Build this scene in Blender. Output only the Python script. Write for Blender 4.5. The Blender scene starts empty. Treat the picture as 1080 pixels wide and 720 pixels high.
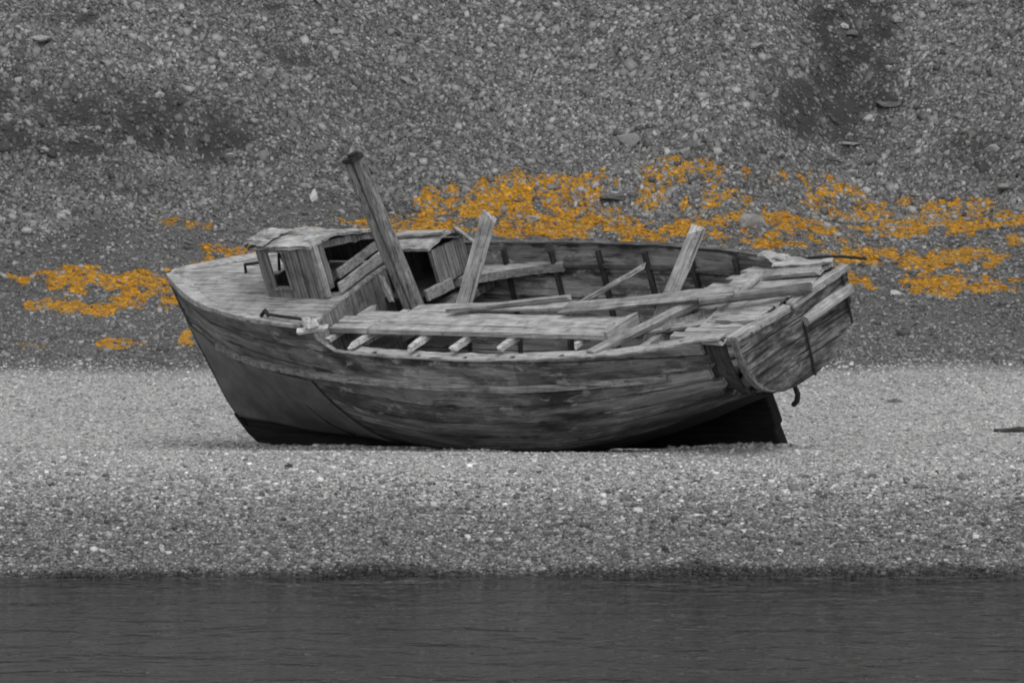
import bpy, math, random
import numpy as np
from mathutils import Vector, Matrix
random.seed(7)
rng = np.random.default_rng(11)
scene = bpy.context.scene
C = scene.collection

# ------------------------------------------------------------------ camera
FOCAL, DIST, EL = 233.3, 70.0, math.radians(4.5)
TGT = np.array([0, 0, 1.1])
FW = np.array([0, math.cos(EL), -math.sin(EL)])
RT = np.array([1.0, 0, 0])
UP = np.cross(RT, FW)
EYE = TGT - DIST * FW
cam = bpy.data.cameras.new('camera')
cam.lens = FOCAL
cam.sensor_width = 36
cam.clip_start = 1
cam.clip_end = 2000
cam.dof.use_dof = True
cam.dof.focus_distance = DIST
cam.dof.aperture_fstop = 7.0
co = bpy.data.objects.new('camera', cam)
C.objects.link(co)
co.location = EYE
co.rotation_euler = (math.pi / 2 - EL, 0, 0)
scene.camera = co

# ------------------------------------------------------------------ sky, sun, exposure (overcast)
SUN_EL, SUN_AZ = math.radians(64), math.radians(165)        # azimuth measured from +Y (away) towards +X (right)
w = bpy.data.worlds.new('World')
scene.world = w
w.use_nodes = True
nt = w.node_tree
bg = nt.nodes['Background']
sky = nt.nodes.new('ShaderNodeTexSky')
sky.sky_type = 'NISHITA'
sky.sun_disc = False
sky.sun_elevation = SUN_EL
sky.sun_rotation = SUN_AZ
hs = nt.nodes.new('ShaderNodeHueSaturation')               # a grey cloud deck: no blue
hs.inputs['Saturation'].default_value = 0.0
nt.links.new(sky.outputs[0], hs.inputs['Color'])
nt.links.new(hs.outputs[0], bg.inputs['Color'])
bg.inputs['Strength'].default_value = 0.118
sl = bpy.data.lights.new('sun', 'SUN')
sl.energy = 0.8
sl.angle = math.radians(38)
sl.color = (1.0, 0.995, 0.985)
so = bpy.data.objects.new('sun', sl)
C.objects.link(so)
sd = Vector((math.sin(SUN_AZ) * math.cos(SUN_EL), math.cos(SUN_AZ) * math.cos(SUN_EL), math.sin(SUN_EL)))
so.rotation_euler = sd.to_track_quat('Z', 'Y').to_euler()
so.location = (20, 20, 40)
scene.view_settings.view_transform = 'Standard'
scene.view_settings.look = 'None'
scene.view_settings.gamma = 1
scene.view_settings.exposure = 0.70
scene.view_settings.use_curve_mapping = False
scene.cycles.max_bounces = 6
scene.cycles.filter_width = 1.9

# ------------------------------------------------------------------ helpers
def tag(o, label=None, cat=None, group=None, kind=None):
    if label: o['label'] = label
    if cat: o['category'] = cat
    if group: o['group'] = group
    if kind: o['kind'] = kind
    return o

def empty(name, mat):
    o = bpy.data.objects.new(name, None)
    o.empty_display_size = 0.3
    C.objects.link(o)
    o.matrix_world = mat
    return o

class MB:
    """collects vertices and faces of one mesh"""
    def __init__(s):
        s.v, s.f, s.uv = [], [], {}
    def add(s, pts, faces):
        b = len(s.v)
        s.v += [tuple(map(float, p)) for p in pts]
        s.f += [tuple(b + i for i in f) for f in faces]
        return b
    def box(s, a, b, jit=0.0):
        (x0, y0, z0), (x1, y1, z1) = a, b
        P = [(x, y, z) for z in (z0, z1) for x, y in ((x0, y0), (x1, y0), (x1, y1), (x0, y1))]
        if jit: P = [tuple(c + random.uniform(-jit, jit) for c in p) for p in P]
        s.add(P, [(3, 2, 1, 0), (4, 5, 6, 7), (0, 1, 5, 4), (1, 2, 6, 5), (2, 3, 7, 6), (3, 0, 4, 7)])
    def prism(s, poly, ext):
        """extrude the polygon (3-D points) by the vector ext"""
        n = len(poly); e = np.array(ext, float)
        P = [np.array(p, float) for p in poly]
        P = P + [p + e for p in P]
        s.add(P, [tuple(range(n - 1, -1, -1)), tuple(range(n, 2 * n))] +
              [(i, (i + 1) % n, n + (i + 1) % n, n + i) for i in range(n)])
    def beam(s, p0, p1, wv, tv, n=1, jit=0.0, taper=1.0, ragged=0.0):
        """bar from p0 to p1 with half width vector wv and half thickness vector tv"""
        p0, p1, wv, tv = (np.array(q, float) for q in (p0, p1, wv, tv))
        ax = (p1 - p0) / np.linalg.norm(p1 - p0)
        b = len(s.v)
        for i in range(n + 1):
            t = i / n
            c = p0 + (p1 - p0) * t
            k = 1 + (taper - 1) * t
            for sx, sy in ((-1, -1), (1, -1), (1, 1), (-1, 1)):
                q = c + wv * sx * k + tv * sy * k
                if jit: q = q + np.array([random.uniform(-jit, jit) for _ in range(3)])
                if ragged and i in (0, n): q = q + ax * random.uniform(-ragged, ragged)
                s.v.append(tuple(q))
        for i in range(n):
            o = b + 4 * i
            for k in range(4):
                s.f.append((o + k, o + (k + 1) % 4, o + 4 + (k + 1) % 4, o + 4 + k))
        s.f.append((b + 3, b + 2, b + 1, b)); e = b + 4 * n
        s.f.append((e, e + 1, e + 2, e + 3))
    def tube(s, pts, r, n=10, rough=0.0):
        pts = [np.array(p, float) for p in pts]
        rr = r if isinstance(r, (list, tuple)) else [r] * len(pts)
        b = len(s.v)
        for i, p in enumerate(pts):
            d = pts[min(i + 1, len(pts) - 1)] - pts[max(i - 1, 0)]
            d /= np.linalg.norm(d)
            a = np.cross(d, (0, 0.3, 1.0) if abs(d[2]) < 0.9 else (1.0, 0, 0)); a /= np.linalg.norm(a)
            c = np.cross(d, a)
            for k in range(n):
                t = 2 * math.pi * k / n
                q = rr[i] * (1 + random.uniform(-rough, rough))
                s.v.append(tuple(p + q * (math.cos(t) * a + math.sin(t) * c)))
        for i in range(len(pts) - 1):
            for k in range(n):
                s.f.append((b + i * n + k, b + i * n + (k + 1) % n, b + (i + 1) * n + (k + 1) % n, b + (i + 1) * n + k))
        s.f.append(tuple(b + k for k in range(n - 1, -1, -1)))
        e = b + (len(pts) - 1) * n
        s.f.append(tuple(e + k for k in range(n)))
    def build(s, name, mat, parent=None, smooth=False, bevel=0.0):
        m = bpy.data.meshes.new(name)
        m.from_pydata(s.v, [], s.f)
        m.update()
        if smooth:
            m.polygons.foreach_set('use_smooth', [True] * len(m.polygons))
        m.materials.append(mat)
        o = bpy.data.objects.new(name, m)
        C.objects.link(o)
        if parent is not None: o.parent = parent
        if bevel:
            bv = o.modifiers.new('bevel', 'BEVEL'); bv.width = bevel; bv.segments = 1; bv.limit_method = 'ANGLE'
        return o

# ---- smooth value noise for numpy
def vnoise(x, y, seed=0):
    xi, yi = np.floor(x).astype(np.int64), np.floor(y).astype(np.int64)
    fx, fy = x - xi, y - yi
    fx, fy = fx * fx * (3 - 2 * fx), fy * fy * (3 - 2 * fy)
    def h(i, j):
        n = (i * 374761393 + j * 668265263 + seed * 1442695041) & 0xffffffff
        n = ((n ^ (n >> 13)) * 1274126177) & 0xffffffff
        return ((n ^ (n >> 16)) & 0xffff) / 65535.0
    return (h(xi, yi) * (1 - fx) + h(xi + 1, yi) * fx) * (1 - fy) + (h(xi, yi + 1) * (1 - fx) + h(xi + 1, yi + 1) * fx) * fy
def fbm(x, y, seed=0, o=4):
    s, a, t = 0, 0.5, 0
    for k in range(o):
        s = s + a * vnoise(x * 2 ** k, y * 2 ** k, seed + 17 * k); t += a; a *= 0.5
    return s / t

# ------------------------------------------------------------------ node materials
class NT:
    def __init__(s, name):
        s.m = bpy.data.materials.new(name)
        s.m.use_nodes = True
        s.t = s.m.node_tree
        s.b = s.t.nodes['Principled BSDF']
        s.b.inputs['Specular IOR Level'].default_value = 0.25
    def n(s, typ, **kw):
        d = s.t.nodes.new('ShaderNode' + typ)
        for k, v in kw.items():
            if k in d.inputs: s.set(d, k, v)
            else: setattr(d, k, v)
        return d
    def set(s, d, k, v):
        if isinstance(v, bpy.types.NodeSocket): s.t.links.new(v, d.inputs[k])
        else: d.inputs[k].default_value = v
    def math(s, op, a, b=0.0, clamp=False):
        d = s.t.nodes.new('ShaderNodeMath'); d.operation = op; d.use_clamp = clamp
        s.set(d, 0, a); s.set(d, 1, b)
        return d.outputs[0]
    def ramp(s, fac, stops):
        d = s.t.nodes.new('ShaderNodeValToRGB')
        e = d.color_ramp.elements
        while len(e) < len(stops): e.new(0.5)
        for q, (p, c) in zip(e, stops):
            q.position = p
            q.color = (c, c, c, 1) if not isinstance(c, tuple) else (*c, 1)
        s.set(d, 0, fac)
        return d.outputs[0]
    def mix(s, fac, a, b, mode='MIX'):
        d = s.t.nodes.new('ShaderNodeMix'); d.data_type = 'RGBA'; d.blend_type = mode
        s.set(d, 0, fac)
        for k, v in ((6, a), (7, b)):
            if isinstance(v, (int, float)): v = (v, v, v, 1)
            s.set(d, k, v)
        return d.outputs[2]
    def noise(s, vec, scale, detail=4, rough=0.6, dist=0.0):
        d = s.t.nodes.new('ShaderNodeTexNoise')
        s.set(d, 'Vector', vec); s.set(d, 'Scale', scale); s.set(d, 'Detail', detail)
        s.set(d, 'Roughness', rough); s.set(d, 'Distortion', dist)
        return d.outputs[0]
    def stretch(s, vec, sc, loc=(0, 0, 0)):
        d = s.t.nodes.new('ShaderNodeMapping')
        s.set(d, 'Vector', vec); d.inputs['Scale'].default_value = sc; d.inputs['Location'].default_value = loc
        return d.outputs[0]
    def bump(s, h, strength=0.5, dist=0.01):
        d = s.t.nodes.new('ShaderNodeBump')
        s.set(d, 'Height', h); d.inputs['Strength'].default_value = strength; d.inputs['Distance'].default_value = dist
        s.t.links.new(d.outputs[0], s.b.inputs['Normal'])
    def out(s, col, rough=0.85):
        s.set(s.b, 'Base Color', col); s.set(s.b, 'Roughness', rough)
        return s.m

def wood(name, lo, hi, grain=(1, 1, 1), dark=0.35, seed=0.0, spots=0.5):
    """weathered grey timber; grain = how fast the streaks change along x, y, z of the object"""
    g = NT(name)
    tc = g.n('TexCoord').outputs['Object']
    rnd = g.n('ObjectInfo').outputs['Random']
    off = g.n('VectorMath', operation='ADD')
    g.t.links.new(tc, off.inputs[0])
    cx = g.n('CombineXYZ'); g.set(cx, 0, g.math('MULTIPLY', rnd, 31.0)); g.set(cx, 1, g.math('MULTIPLY', rnd, 17.0)); cx.inputs[2].default_value = seed
    g.t.links.new(cx.outputs[0], off.inputs[1])
    v = off.outputs[0]
    gr = g.noise(g.stretch(v, grain), 1.0, 5, 0.65, 0.4)
    fine = g.noise(g.stretch(v, tuple(3.2 * q for q in grain)), 1.0, 3, 0.6)
    big = g.noise(v, 3.0, 4, 0.6)
    f = g.math('ADD', g.math('MULTIPLY', gr, 0.65), g.math('MULTIPLY', fine, 0.35))
    col = g.ramp(f, [(0.30, lo * 0.45), (0.45, lo), (0.58, hi), (0.75, hi * 1.12)])
    shade = g.ramp(big, [(0.33, 1 - dark), (0.55, 1.0), (0.8, 1.05)])
    col = g.mix(1.0, col, shade, 'MULTIPLY')
    if spots:
        sp = g.noise(g.stretch(v, (9, 9, 9)), 1.0, 3, 0.5)
        col = g.mix(g.ramp(sp, [(0.66, 0.0), (0.73, spots)]), col, 0.03)
    crack = g.noise(g.stretch(v, tuple(q * (0.55 if q < 5 else 1.7) for q in grain), (3, 5, 7)), 1.0, 2, 0.5, 0.3)
    ck_ = g.ramp(crack, [(0.60, 0.0), (0.66, 0.8)])
    col = g.mix(ck_, col, lo * 0.16)
    wear = g.noise(v, 6.5, 5, 0.7, 0.5)
    col = g.mix(1.0, col, g.ramp(wear, [(0.32, 0.62), (0.50, 1.0), (0.72, 1.18)]), 'MULTIPLY')
    g.bump(g.math('SUBTRACT', f, g.math('MULTIPLY', ck_, 0.6)), 0.8, 0.008)
    return g.out(col, 0.85)

def plain(name, lo, hi, scale=8.0, rough=0.7, bump=0.3):
    g = NT(name)
    tc = g.n('TexCoord').outputs['Object']
    n = g.noise(tc, scale, 5, 0.65)
    g.bump(n, bump, 0.006)
    return g.out(g.ramp(n, [(0.35, lo), (0.65, hi)]), rough)

LX, LY, LZ = (1.7, 38, 38), (38, 1.7, 38), (38, 38, 1.7)     # grain along x, y, z
M = {}
M['deck'] = wood('weathered_deck', 0.27, 0.40, LX, 0.30, 1)
M['pale'] = wood('pale_timber', 0.30, 0.44, LX, 0.28, 2)
M['plank'] = wood('grey_plank', 0.22, 0.36, LX, 0.35, 3)
M['pale_cross'] = wood('pale_timber_cross', 0.28, 0.42, LY, 0.30, 4)
M['cabin_side'] = wood('cabin_board_upright', 0.15, 0.23, LZ, 0.35, 5)
M['cabin_post'] = wood('cabin_post_wood', 0.28, 0.40, LZ, 0.30, 6)
M['bulkhead'] = wood('bulkhead_board', 0.14, 0.24, LZ, 0.40, 7)
M['mast'] = wood('mast_wood', 0.16, 0.27, LZ, 0.35, 8)
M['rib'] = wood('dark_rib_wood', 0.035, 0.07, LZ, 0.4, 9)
M['transom'] = wood('transom_wood', 0.06, 0.21, (26, 2.6, 13), 0.65, 10, 0.9)
M['bleached'] = wood('bleached_timber', 0.42, 0.60, LX, 0.22, 15)
M['keel'] = wood('tarred_keel', 0.008, 0.016, LX, 0.5, 11)
M['iron'] = plain('rusty_iron', 0.012, 0.03, 30)
M['sheathing'] = plain('dull_metal_sheathing', 0.060, 0.120, 3.5, 0.55, 0.25)
M['felt'] = wood('torn_roof_felt', 0.26, 0.42, (3, 9, 9), 0.45, 12, 0.8)
M['dark_wood'] = wood('dark_pole_wood', 0.07, 0.15, LX, 0.4, 13)
M['drift'] = plain('wet_driftwood', 0.02, 0.06, 12)

def hull_mat(name, lo, hi, tar_and_shade):
    g = NT(name)
    uv = g.n('UVMap').outputs[0]
    sp = g.n('SeparateXYZ'); g.t.links.new(uv, sp.inputs[0])
    x, t = sp.outputs[0], sp.outputs[1]
    k = g.math('FLOOR', g.math('MULTIPLY', t, 12.0))
    wn = g.n('TexWhiteNoise', noise_dimensions='2D')
    seg = g.math('FLOOR', g.math('ADD', g.math('MULTIPLY', x, 0.37), g.math('MULTIPLY', k, 0.618)))
    cb = g.n('CombineXYZ'); g.set(cb, 0, k); g.set(cb, 1, seg)
    g.t.links.new(cb.outputs[0], wn.inputs['Vector'])
    pl = wn.outputs['Value']
    v = g.n('CombineXYZ'); g.set(v, 0, x); g.set(v, 1, g.math('MULTIPLY', t, 2.1)); g.set(v, 2, g.math('MULTIPLY', k, 3.7))
    v = v.outputs[0]
    st = g.noise(g.stretch(v, (0.7, 17, 1)), 1.0, 5, 0.58, 0.5)
    st2 = g.noise(g.stretch(v, (5, 60, 1)), 1.0, 3, 0.6)
    f = g.math('ADD', g.math('MULTIPLY', st, 0.55), g.math('MULTIPLY', st2, 0.45))
    col = g.ramp(f, [(0.28, lo * 0.6), (0.44, lo), (0.60, hi), (0.8, hi * 1.2)])
    col = g.mix(1.0, col, g.ramp(pl, [(0.0, 0.68), (1.0, 1.18)]), 'MULTIPLY')
    v2 = g.n('CombineXYZ'); g.set(v2, 0, x); g.set(v2, 1, g.math('MULTIPLY', t, 2.1)); v2 = v2.outputs[0]
    st3 = g.noise(g.stretch(v2, (0.9, 4.5, 1)), 1.0, 5, 0.62, 0.4)
    col = g.mix(1.0, col, g.ramp(st3, [(0.34, 0.16), (0.50, 0.85), (0.62, 1.15), (0.74, 1.35)]), 'MULTIPLY')
    seam = g.math('GREATER_THAN', g.math('ABSOLUTE', g.math('SUBTRACT', g.math('FRACT', g.math('MULTIPLY', t, 12.0)), 0.5)), 0.455)
    sn = g.ramp(g.noise(g.stretch(v, (1.6, 3, 1), (1, 8, 0)), 1.0, 3, 0.6), [(0.40, 0.15), (0.58, 0.85)])
    col = g.mix(g.math('MULTIPLY', seam, sn), col, 0.02)
    # old paint: crisp dark remains on bare wood, and fine splits
    pt = g.noise(g.stretch(v2, (1.5, 6.5, 1), (6, 1, 0)), 1.0, 6, 0.72, 0.6)
    col = g.mix(g.ramp(pt, [(0.53, 0.0), (0.60, 0.62)]), col, 0.035)
    pb = g.noise(g.stretch(v2, (2.2, 9, 1), (1, 12, 0)), 1.0, 5, 0.7, 0.4)
    col = g.mix(g.ramp(pb, [(0.58, 0.0), (0.64, 0.55)]), col, hi * 1.5)
    spl = g.noise(g.stretch(v2, (1.6, 70, 1), (2, 0, 0)), 1.0, 2, 0.5, 0.2)
    col = g.mix(g.ramp(spl, [(0.61, 0.0), (0.66, 0.8)]), col, 0.012)
    # short dark rot marks along the plank edges
    fr = g.math('FRACT', g.math('MULTIPLY', t, 12.0))
    edge = g.math('GREATER_THAN', g.math('ABSOLUTE', g.math('SUBTRACT', fr, 0.5)), 0.36)
    rot = g.noise(g.stretch(v2, (3.2, 7, 1), (4, 2, 0)), 1.0, 3, 0.6)
    rot = g.math('MULTIPLY', g.ramp(rot, [(0.54, 0.0), (0.62, 0.75)]), edge)
    col = g.mix(rot, col, 0.015)
    if tar_and_shade:
        # worn dark paint plus the shade of the underside, both put into the colour
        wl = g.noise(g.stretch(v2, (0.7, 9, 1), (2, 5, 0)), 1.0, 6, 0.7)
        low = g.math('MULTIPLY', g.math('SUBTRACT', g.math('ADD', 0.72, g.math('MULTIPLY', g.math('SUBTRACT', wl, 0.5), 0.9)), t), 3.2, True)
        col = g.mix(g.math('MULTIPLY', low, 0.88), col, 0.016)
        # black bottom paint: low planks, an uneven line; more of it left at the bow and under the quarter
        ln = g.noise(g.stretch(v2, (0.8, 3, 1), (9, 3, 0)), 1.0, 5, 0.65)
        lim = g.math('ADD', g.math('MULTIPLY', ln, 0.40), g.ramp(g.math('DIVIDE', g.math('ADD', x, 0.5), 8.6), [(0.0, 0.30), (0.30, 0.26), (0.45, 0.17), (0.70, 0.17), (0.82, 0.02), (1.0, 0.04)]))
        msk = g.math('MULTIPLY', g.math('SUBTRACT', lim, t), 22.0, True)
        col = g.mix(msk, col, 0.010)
    g.bump(f, 0.7, 0.008)
    return g.out(col, 0.8)
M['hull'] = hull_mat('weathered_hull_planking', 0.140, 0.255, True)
M['inner'] = hull_mat('inner_planking', 0.22, 0.34, False)

# ------------------------------------------------------------------ terrain
PY = np.array([-400, -60, -30, -11, -8.6, -6.2, -4.6, -3, -1, 0, 1.4, 2.5, 6, 9, 12, 12.4, 13.2, 15, 18, 21, 22.5, 26, 90, 240, 700])
PZ = np.array([-30, -5, -2.0, -0.11, 0.11, 0.290, 0.270, 0.195, 0.025, -0.065, -0.165, -0.230, -0.250, -0.222, -0.174, -0.105, -0.03, 0.224, 0.692, 1.246, 1.977, 3.99, 40, 95, 150])
WATER = -0.11
def ground(X, Y):
    X = np.asarray(X, float); Y = np.asarray(Y, float)
    # the foot of the scree wanders: lower at the left
    sh = np.interp(X, [-60, -8, -5, -2, 1, 5, 60], [2.6, 2.6, 1.6, 0.3, 0.0, 0.3, 0.3])
    k = np.clip((Y - 14) / 5, 0, 1)
    Ys = Y + sh * k + (vnoise(X * 0.35, Y * 0.2, 3) - 0.5) * 0.9 * k
    wob = (fbm(X * 0.35, Y * 0.0 + 2.5, 5, 4) - 0.5) * 1.0 * np.clip((-Y - 5) / 4, 0, 1)
    z = np.interp(Ys + wob, PY, PZ)
    amp = np.interp(Y, [-12, -5, 3, 11, 14, 22, 40], [0.015, 0.03, 0.02, 0.05, 0.10, 0.22, 0.35])
    near = np.clip(np.abs(Y) / 4.0, 0.5, 1)
    z = z + (fbm(X * 0.8, Y * 0.5, 9, 3) - 0.5) * amp * near
    z = z + 0.06 * np.exp(-(((X - 2.5) / 0.8) ** 2 + ((Y + 2.5) / 0.8) ** 2))          # gravel heaped at the heel
    z = z + (fbm(X * 3.6, Y * 3.6, 63, 3) - 0.5) * 0.16 * np.clip((Y - 13) / 4, 0, 1)
    # shingle banked against the bilge of the boat: distance along and across its keel
    u_ = -(X - 2.786) * 0.743 + (Y + 2.6) * 0.669; w_ = -(X - 2.786) * 0.669 - (Y + 2.6) * 0.743
    c_ = np.interp(u_, [0, 1.5, 3, 5, 6.5, 7.5], [0.15, 0.75, 1.05, 0.85, 0.40, 0.1])
    z = z + np.where((u_ > -0.5) & (u_ < 8), 1, 0) * np.exp(-((w_ - c_) / 0.28) ** 2) * 0.11 * np.clip(fbm(X * 2.2, Y * 2.2, 71, 3) - 0.36, 0, 1)
    # worn hollows in the hillside
    for cx, cy, rx, ry, d in HOLLOW:
        z = z - d * np.exp(-(((X - cx) / rx) ** 2 + ((Y - cy) / ry) ** 2))
    return z
HOLLOW = [(-4.35, 21.3, 0.75, 0.55, 0.30), (4.8, 23.6, 1.0, 2.6, 0.35), (6.3, 21.6, 0.8, 0.5, 0.15), (-6.5, 22.0, 1.6, 0.7, 0.18), (-6.2, 25.2, 0.6, 0.4, 0.2)]
def gz(x, y): return float(ground(np.array([x]), np.array([y]))[0])

def at(u, v):
    """the ground point seen at photo pixel u, v (1080 x 720)"""
    K = FOCAL / 36 * 1080
    d = FW + RT * (u - 540) / K - UP * (v - 360) / K
    t = np.linspace(50, 140, 3000)
    P = EYE[None] + t[:, None] * d[None]
    i = np.argmax(P[:, 2] <= ground(P[:, 0], P[:, 1]))
    return P[i]

# earth and dark ground moss showing instead of stones: centre, half size, strength
BARE = [(905, 60, 52, 80, 1.1), (885, 135, 66, 28, 1.1), (222, 148, 46, 17, 1.0), (120, 118, 140, 28, 1.0), (60, 158, 80, 20, .8), (80, 15, 35, 8, .8), (272, 8, 34, 9, .7), (1030, 160, 42, 20, .95), (945, 100, 42, 22, .85), (295, 50, 40, 11, .6), (100, 190, 100, 16, .4), (820, 80, 30, 25, .5), (700, 60, 60, 10, .35), (1050, 240, 60, 10, .3), (850, 175, 60, 10, .5)]
BARE_XY = []
for u, v, ru, rv, st in BARE:
    c, a, b = at(u, v), at(u, v - rv), at(u, v + rv)
    BARE_XY.append((c[0], (a[1] + b[1]) / 2, ru / 100 * (70 + c[1]) / 70, abs(a[1] - b[1]) / 2, st))
def bare(X, Y):
    """0..1 how far earth and dark ground moss show instead of stones"""
    X = np.asarray(X, float); Y = np.asarray(Y, float)
    wx, wy = X + (fbm(X * 1.3, Y * 1.3, 43, 3) - 0.5) * 1.0, Y + (fbm(X * 1.3, Y * 1.3, 47, 3) - 0.5) * 1.0
    b = np.zeros_like(X)
    for cx, cy, rx, ry, a in BARE_XY:
        b = np.maximum(b, a * np.exp(-(((wx - cx) / rx) ** 2 + ((wy - cy) / ry) ** 2) ** 1.5))
    b = b * (0.40 + 0.85 * np.clip((fbm(X * 3.4, Y * 3.0, 41, 4) - 0.40) * 5, 0, 1))
    return np.clip(b + 0.9 * np.clip(fbm(X * 0.7, Y * 0.6, 77, 3) - 0.60, 0, 1), 0, 1)

def axis(lo, hi, step, far, grow=1.25):
    a = list(np.arange(lo, hi + step / 2, step))
    s, up_, dn = step, [hi], [lo]
    while up_[-1] < far[1]:
        s *= grow; up_.append(up_[-1] + s)
    s = step
    while dn[-1] > far[0]:
        s *= grow; dn.append(dn[-1] - s)
    return np.array(dn[:0:-1] + a + up_[1:])
def sheet(name, xs, ys, zf, mat, smooth=True):
    X, Y = np.meshgrid(xs, ys)
    Z = zf(X, Y)
    nx, ny = len(xs), len(ys)
    m = bpy.data.meshes.new(name)
    m.vertices.add(nx * ny)
    m.vertices.foreach_set('co', np.stack([X, Y, Z], -1).ravel())
    i = (np.arange(ny - 1)[:, None] * nx + np.arange(nx - 1)[None]).ravel()
    q = np.stack([i, i + 1, i + nx + 1, i + nx], 1).ravel()
    m.loops.add(len(q)); m.loops.foreach_set('vertex_index', q)
    m.polygons.add(len(i))
    m.polygons.foreach_set('loop_start', np.arange(0, len(q), 4))
    m.update(calc_edges=True)
    m.polygons.foreach_set('use_smooth', np.full(len(i), smooth))
    m.materials.append(mat)
    o = bpy.data.objects.new(name, m)
    C.objects.link(o)
    return o, X, Y

def ground_mat():
    g = NT('gravel_and_earth')
    P = g.n('NewGeometry').outputs['Position']
    tone = g.n('Attribute', attribute_name='tone').outputs['Fac']
    earth = g.n('Attribute', attribute_name='earth').outputs['Fac']
    vo = g.n('TexVoronoi'); g.set(vo, 'Vector', g.stretch(P, (1, 1, 1.6))); vo.inputs['Scale'].default_value = 34
    bw = g.n('RGBToBW'); g.t.links.new(vo.outputs['Color'], bw.inputs[0])
    nz = g.noise(P, 9, 5, 0.7)
    stone = g.ramp(bw.outputs[0], [(0.1, 0.45), (0.5, 0.95), (0.9, 1.6)])
    stone = g.mix(earth, stone, 0.9)
    col = g.mix(1.0, stone, tone, 'MULTIPLY')
    col = g.mix(1.0, col, g.ramp(nz, [(0.3, 0.72), (0.7, 1.25)]), 'MULTIPLY')
    moss = g.n('Attribute', attribute_name='moss').outputs['Fac']
    mk = g.math('MULTIPLY', g.math('SUBTRACT', g.math('ADD', moss, g.math('MULTIPLY', nz, 0.6)), 0.62), 4.0, True)
    col = g.mix(mk, col, g.mix(nz, (0.28, 0.12, 0.010, 1), (0.46, 0.22, 0.024, 1)))
    g.bump(g.math('ADD', g.math('MULTIPLY', vo.outputs['Distance'], -1.0), g.math('MULTIPLY', nz, 0.6)), 0.8, 0.02)
    return g.out(col, 0.9)
gxs = axis(-9.5, 9.5, 0.07, (-300, 300))
gys = axis(-13, 30, 0.07, (-300, 500))
go, GX, GY = sheet('ground', gxs, gys, ground, ground_mat())
tag(go, kind='structure')
bare_v = bare(GX, GY)
tone = np.interp(GY + (fbm(GX * 0.5, GY * 0.5, 21, 3) - 0.5) * 1.0, [-13, -11.0, -10.85, -10.5, -8.2, -6.4, 2, 11.2, 12.2, 13, 40], [0.03, 0.04, 0.08, 0.18, 0.21, 0.31, 0.34, 0.31, 0.10, 0.095, 0.075])
tone = tone * (1 - 0.60 * bare_v * (GY > 11))
tone = tone * (0.8 + 0.4 * fbm(GX * 0.9, GY * 0.6, 23, 3))
for nm, arr in (('tone', tone), ('earth', np.clip(bare_v * 1.2 + 0.5 * ((GY > 12) & (GY < 21)), 0, 1))):
    a = go.data.attributes.new(nm, 'FLOAT', 'POINT'); a.data.foreach_set('value', arr.ravel().astype(np.float32))

def water_mat():
    g = NT('grey_sea_water')
    P = g.n('NewGeometry').outputs['Position']
    n1 = g.noise(g.stretch(P, (0.75, 1.25, 1)), 1.0, 3, 0.55, 0.6)
    n2 = g.noise(g.stretch(P, (2.6, 3.4, 1), (3, 7, 0)), 1.0, 3, 0.6, 0.5)
    g.bump(g.math('ADD', n1, g.math('MULTIPLY', n2, 0.30)), 1.0, 0.42)
    g.b.inputs['IOR'].default_value = 1.33
    g.b.inputs['Specular IOR Level'].default_value = 0.5
    return g.out((0.010, 0.010, 0.010, 1), 0.10)
wo, _, _ = sheet('sea_water', axis(-10, 10, 0.5, (-300, 300)), np.concatenate([np.array([-300, -150, -80, -50]), np.arange(-40, -9.5, 0.5)]), lambda X, Y: X * 0 + WATER, water_mat())
tag(wo, kind='structure')

# ------------------------------------------------------------------ loose stones, gravel and moss: one merged mesh each
def ico():
    t = (1 + 5 ** .5) / 2
    v = np.array([(-1, t, 0), (1, t, 0), (-1, -t, 0), (1, -t, 0), (0, -1, t), (0, 1, t), (0, -1, -t), (0, 1, -t), (t, 0, -1), (t, 0, 1), (-t, 0, -1), (-t, 0, 1)]) / math.sqrt(1 + t * t)
    f = np.array([(0, 11, 5), (0, 5, 1), (0, 1, 7), (0, 7, 10), (0, 10, 11), (1, 5, 9), (5, 11, 4), (11, 10, 2), (10, 7, 6), (7, 1, 8), (3, 9, 4), (3, 4, 2), (3, 2, 6), (3, 6, 8), (3, 8, 9), (4, 9, 5), (2, 4, 11), (6, 2, 10), (8, 6, 7), (9, 8, 1)])
    return v, f
ICO = ico()
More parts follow.
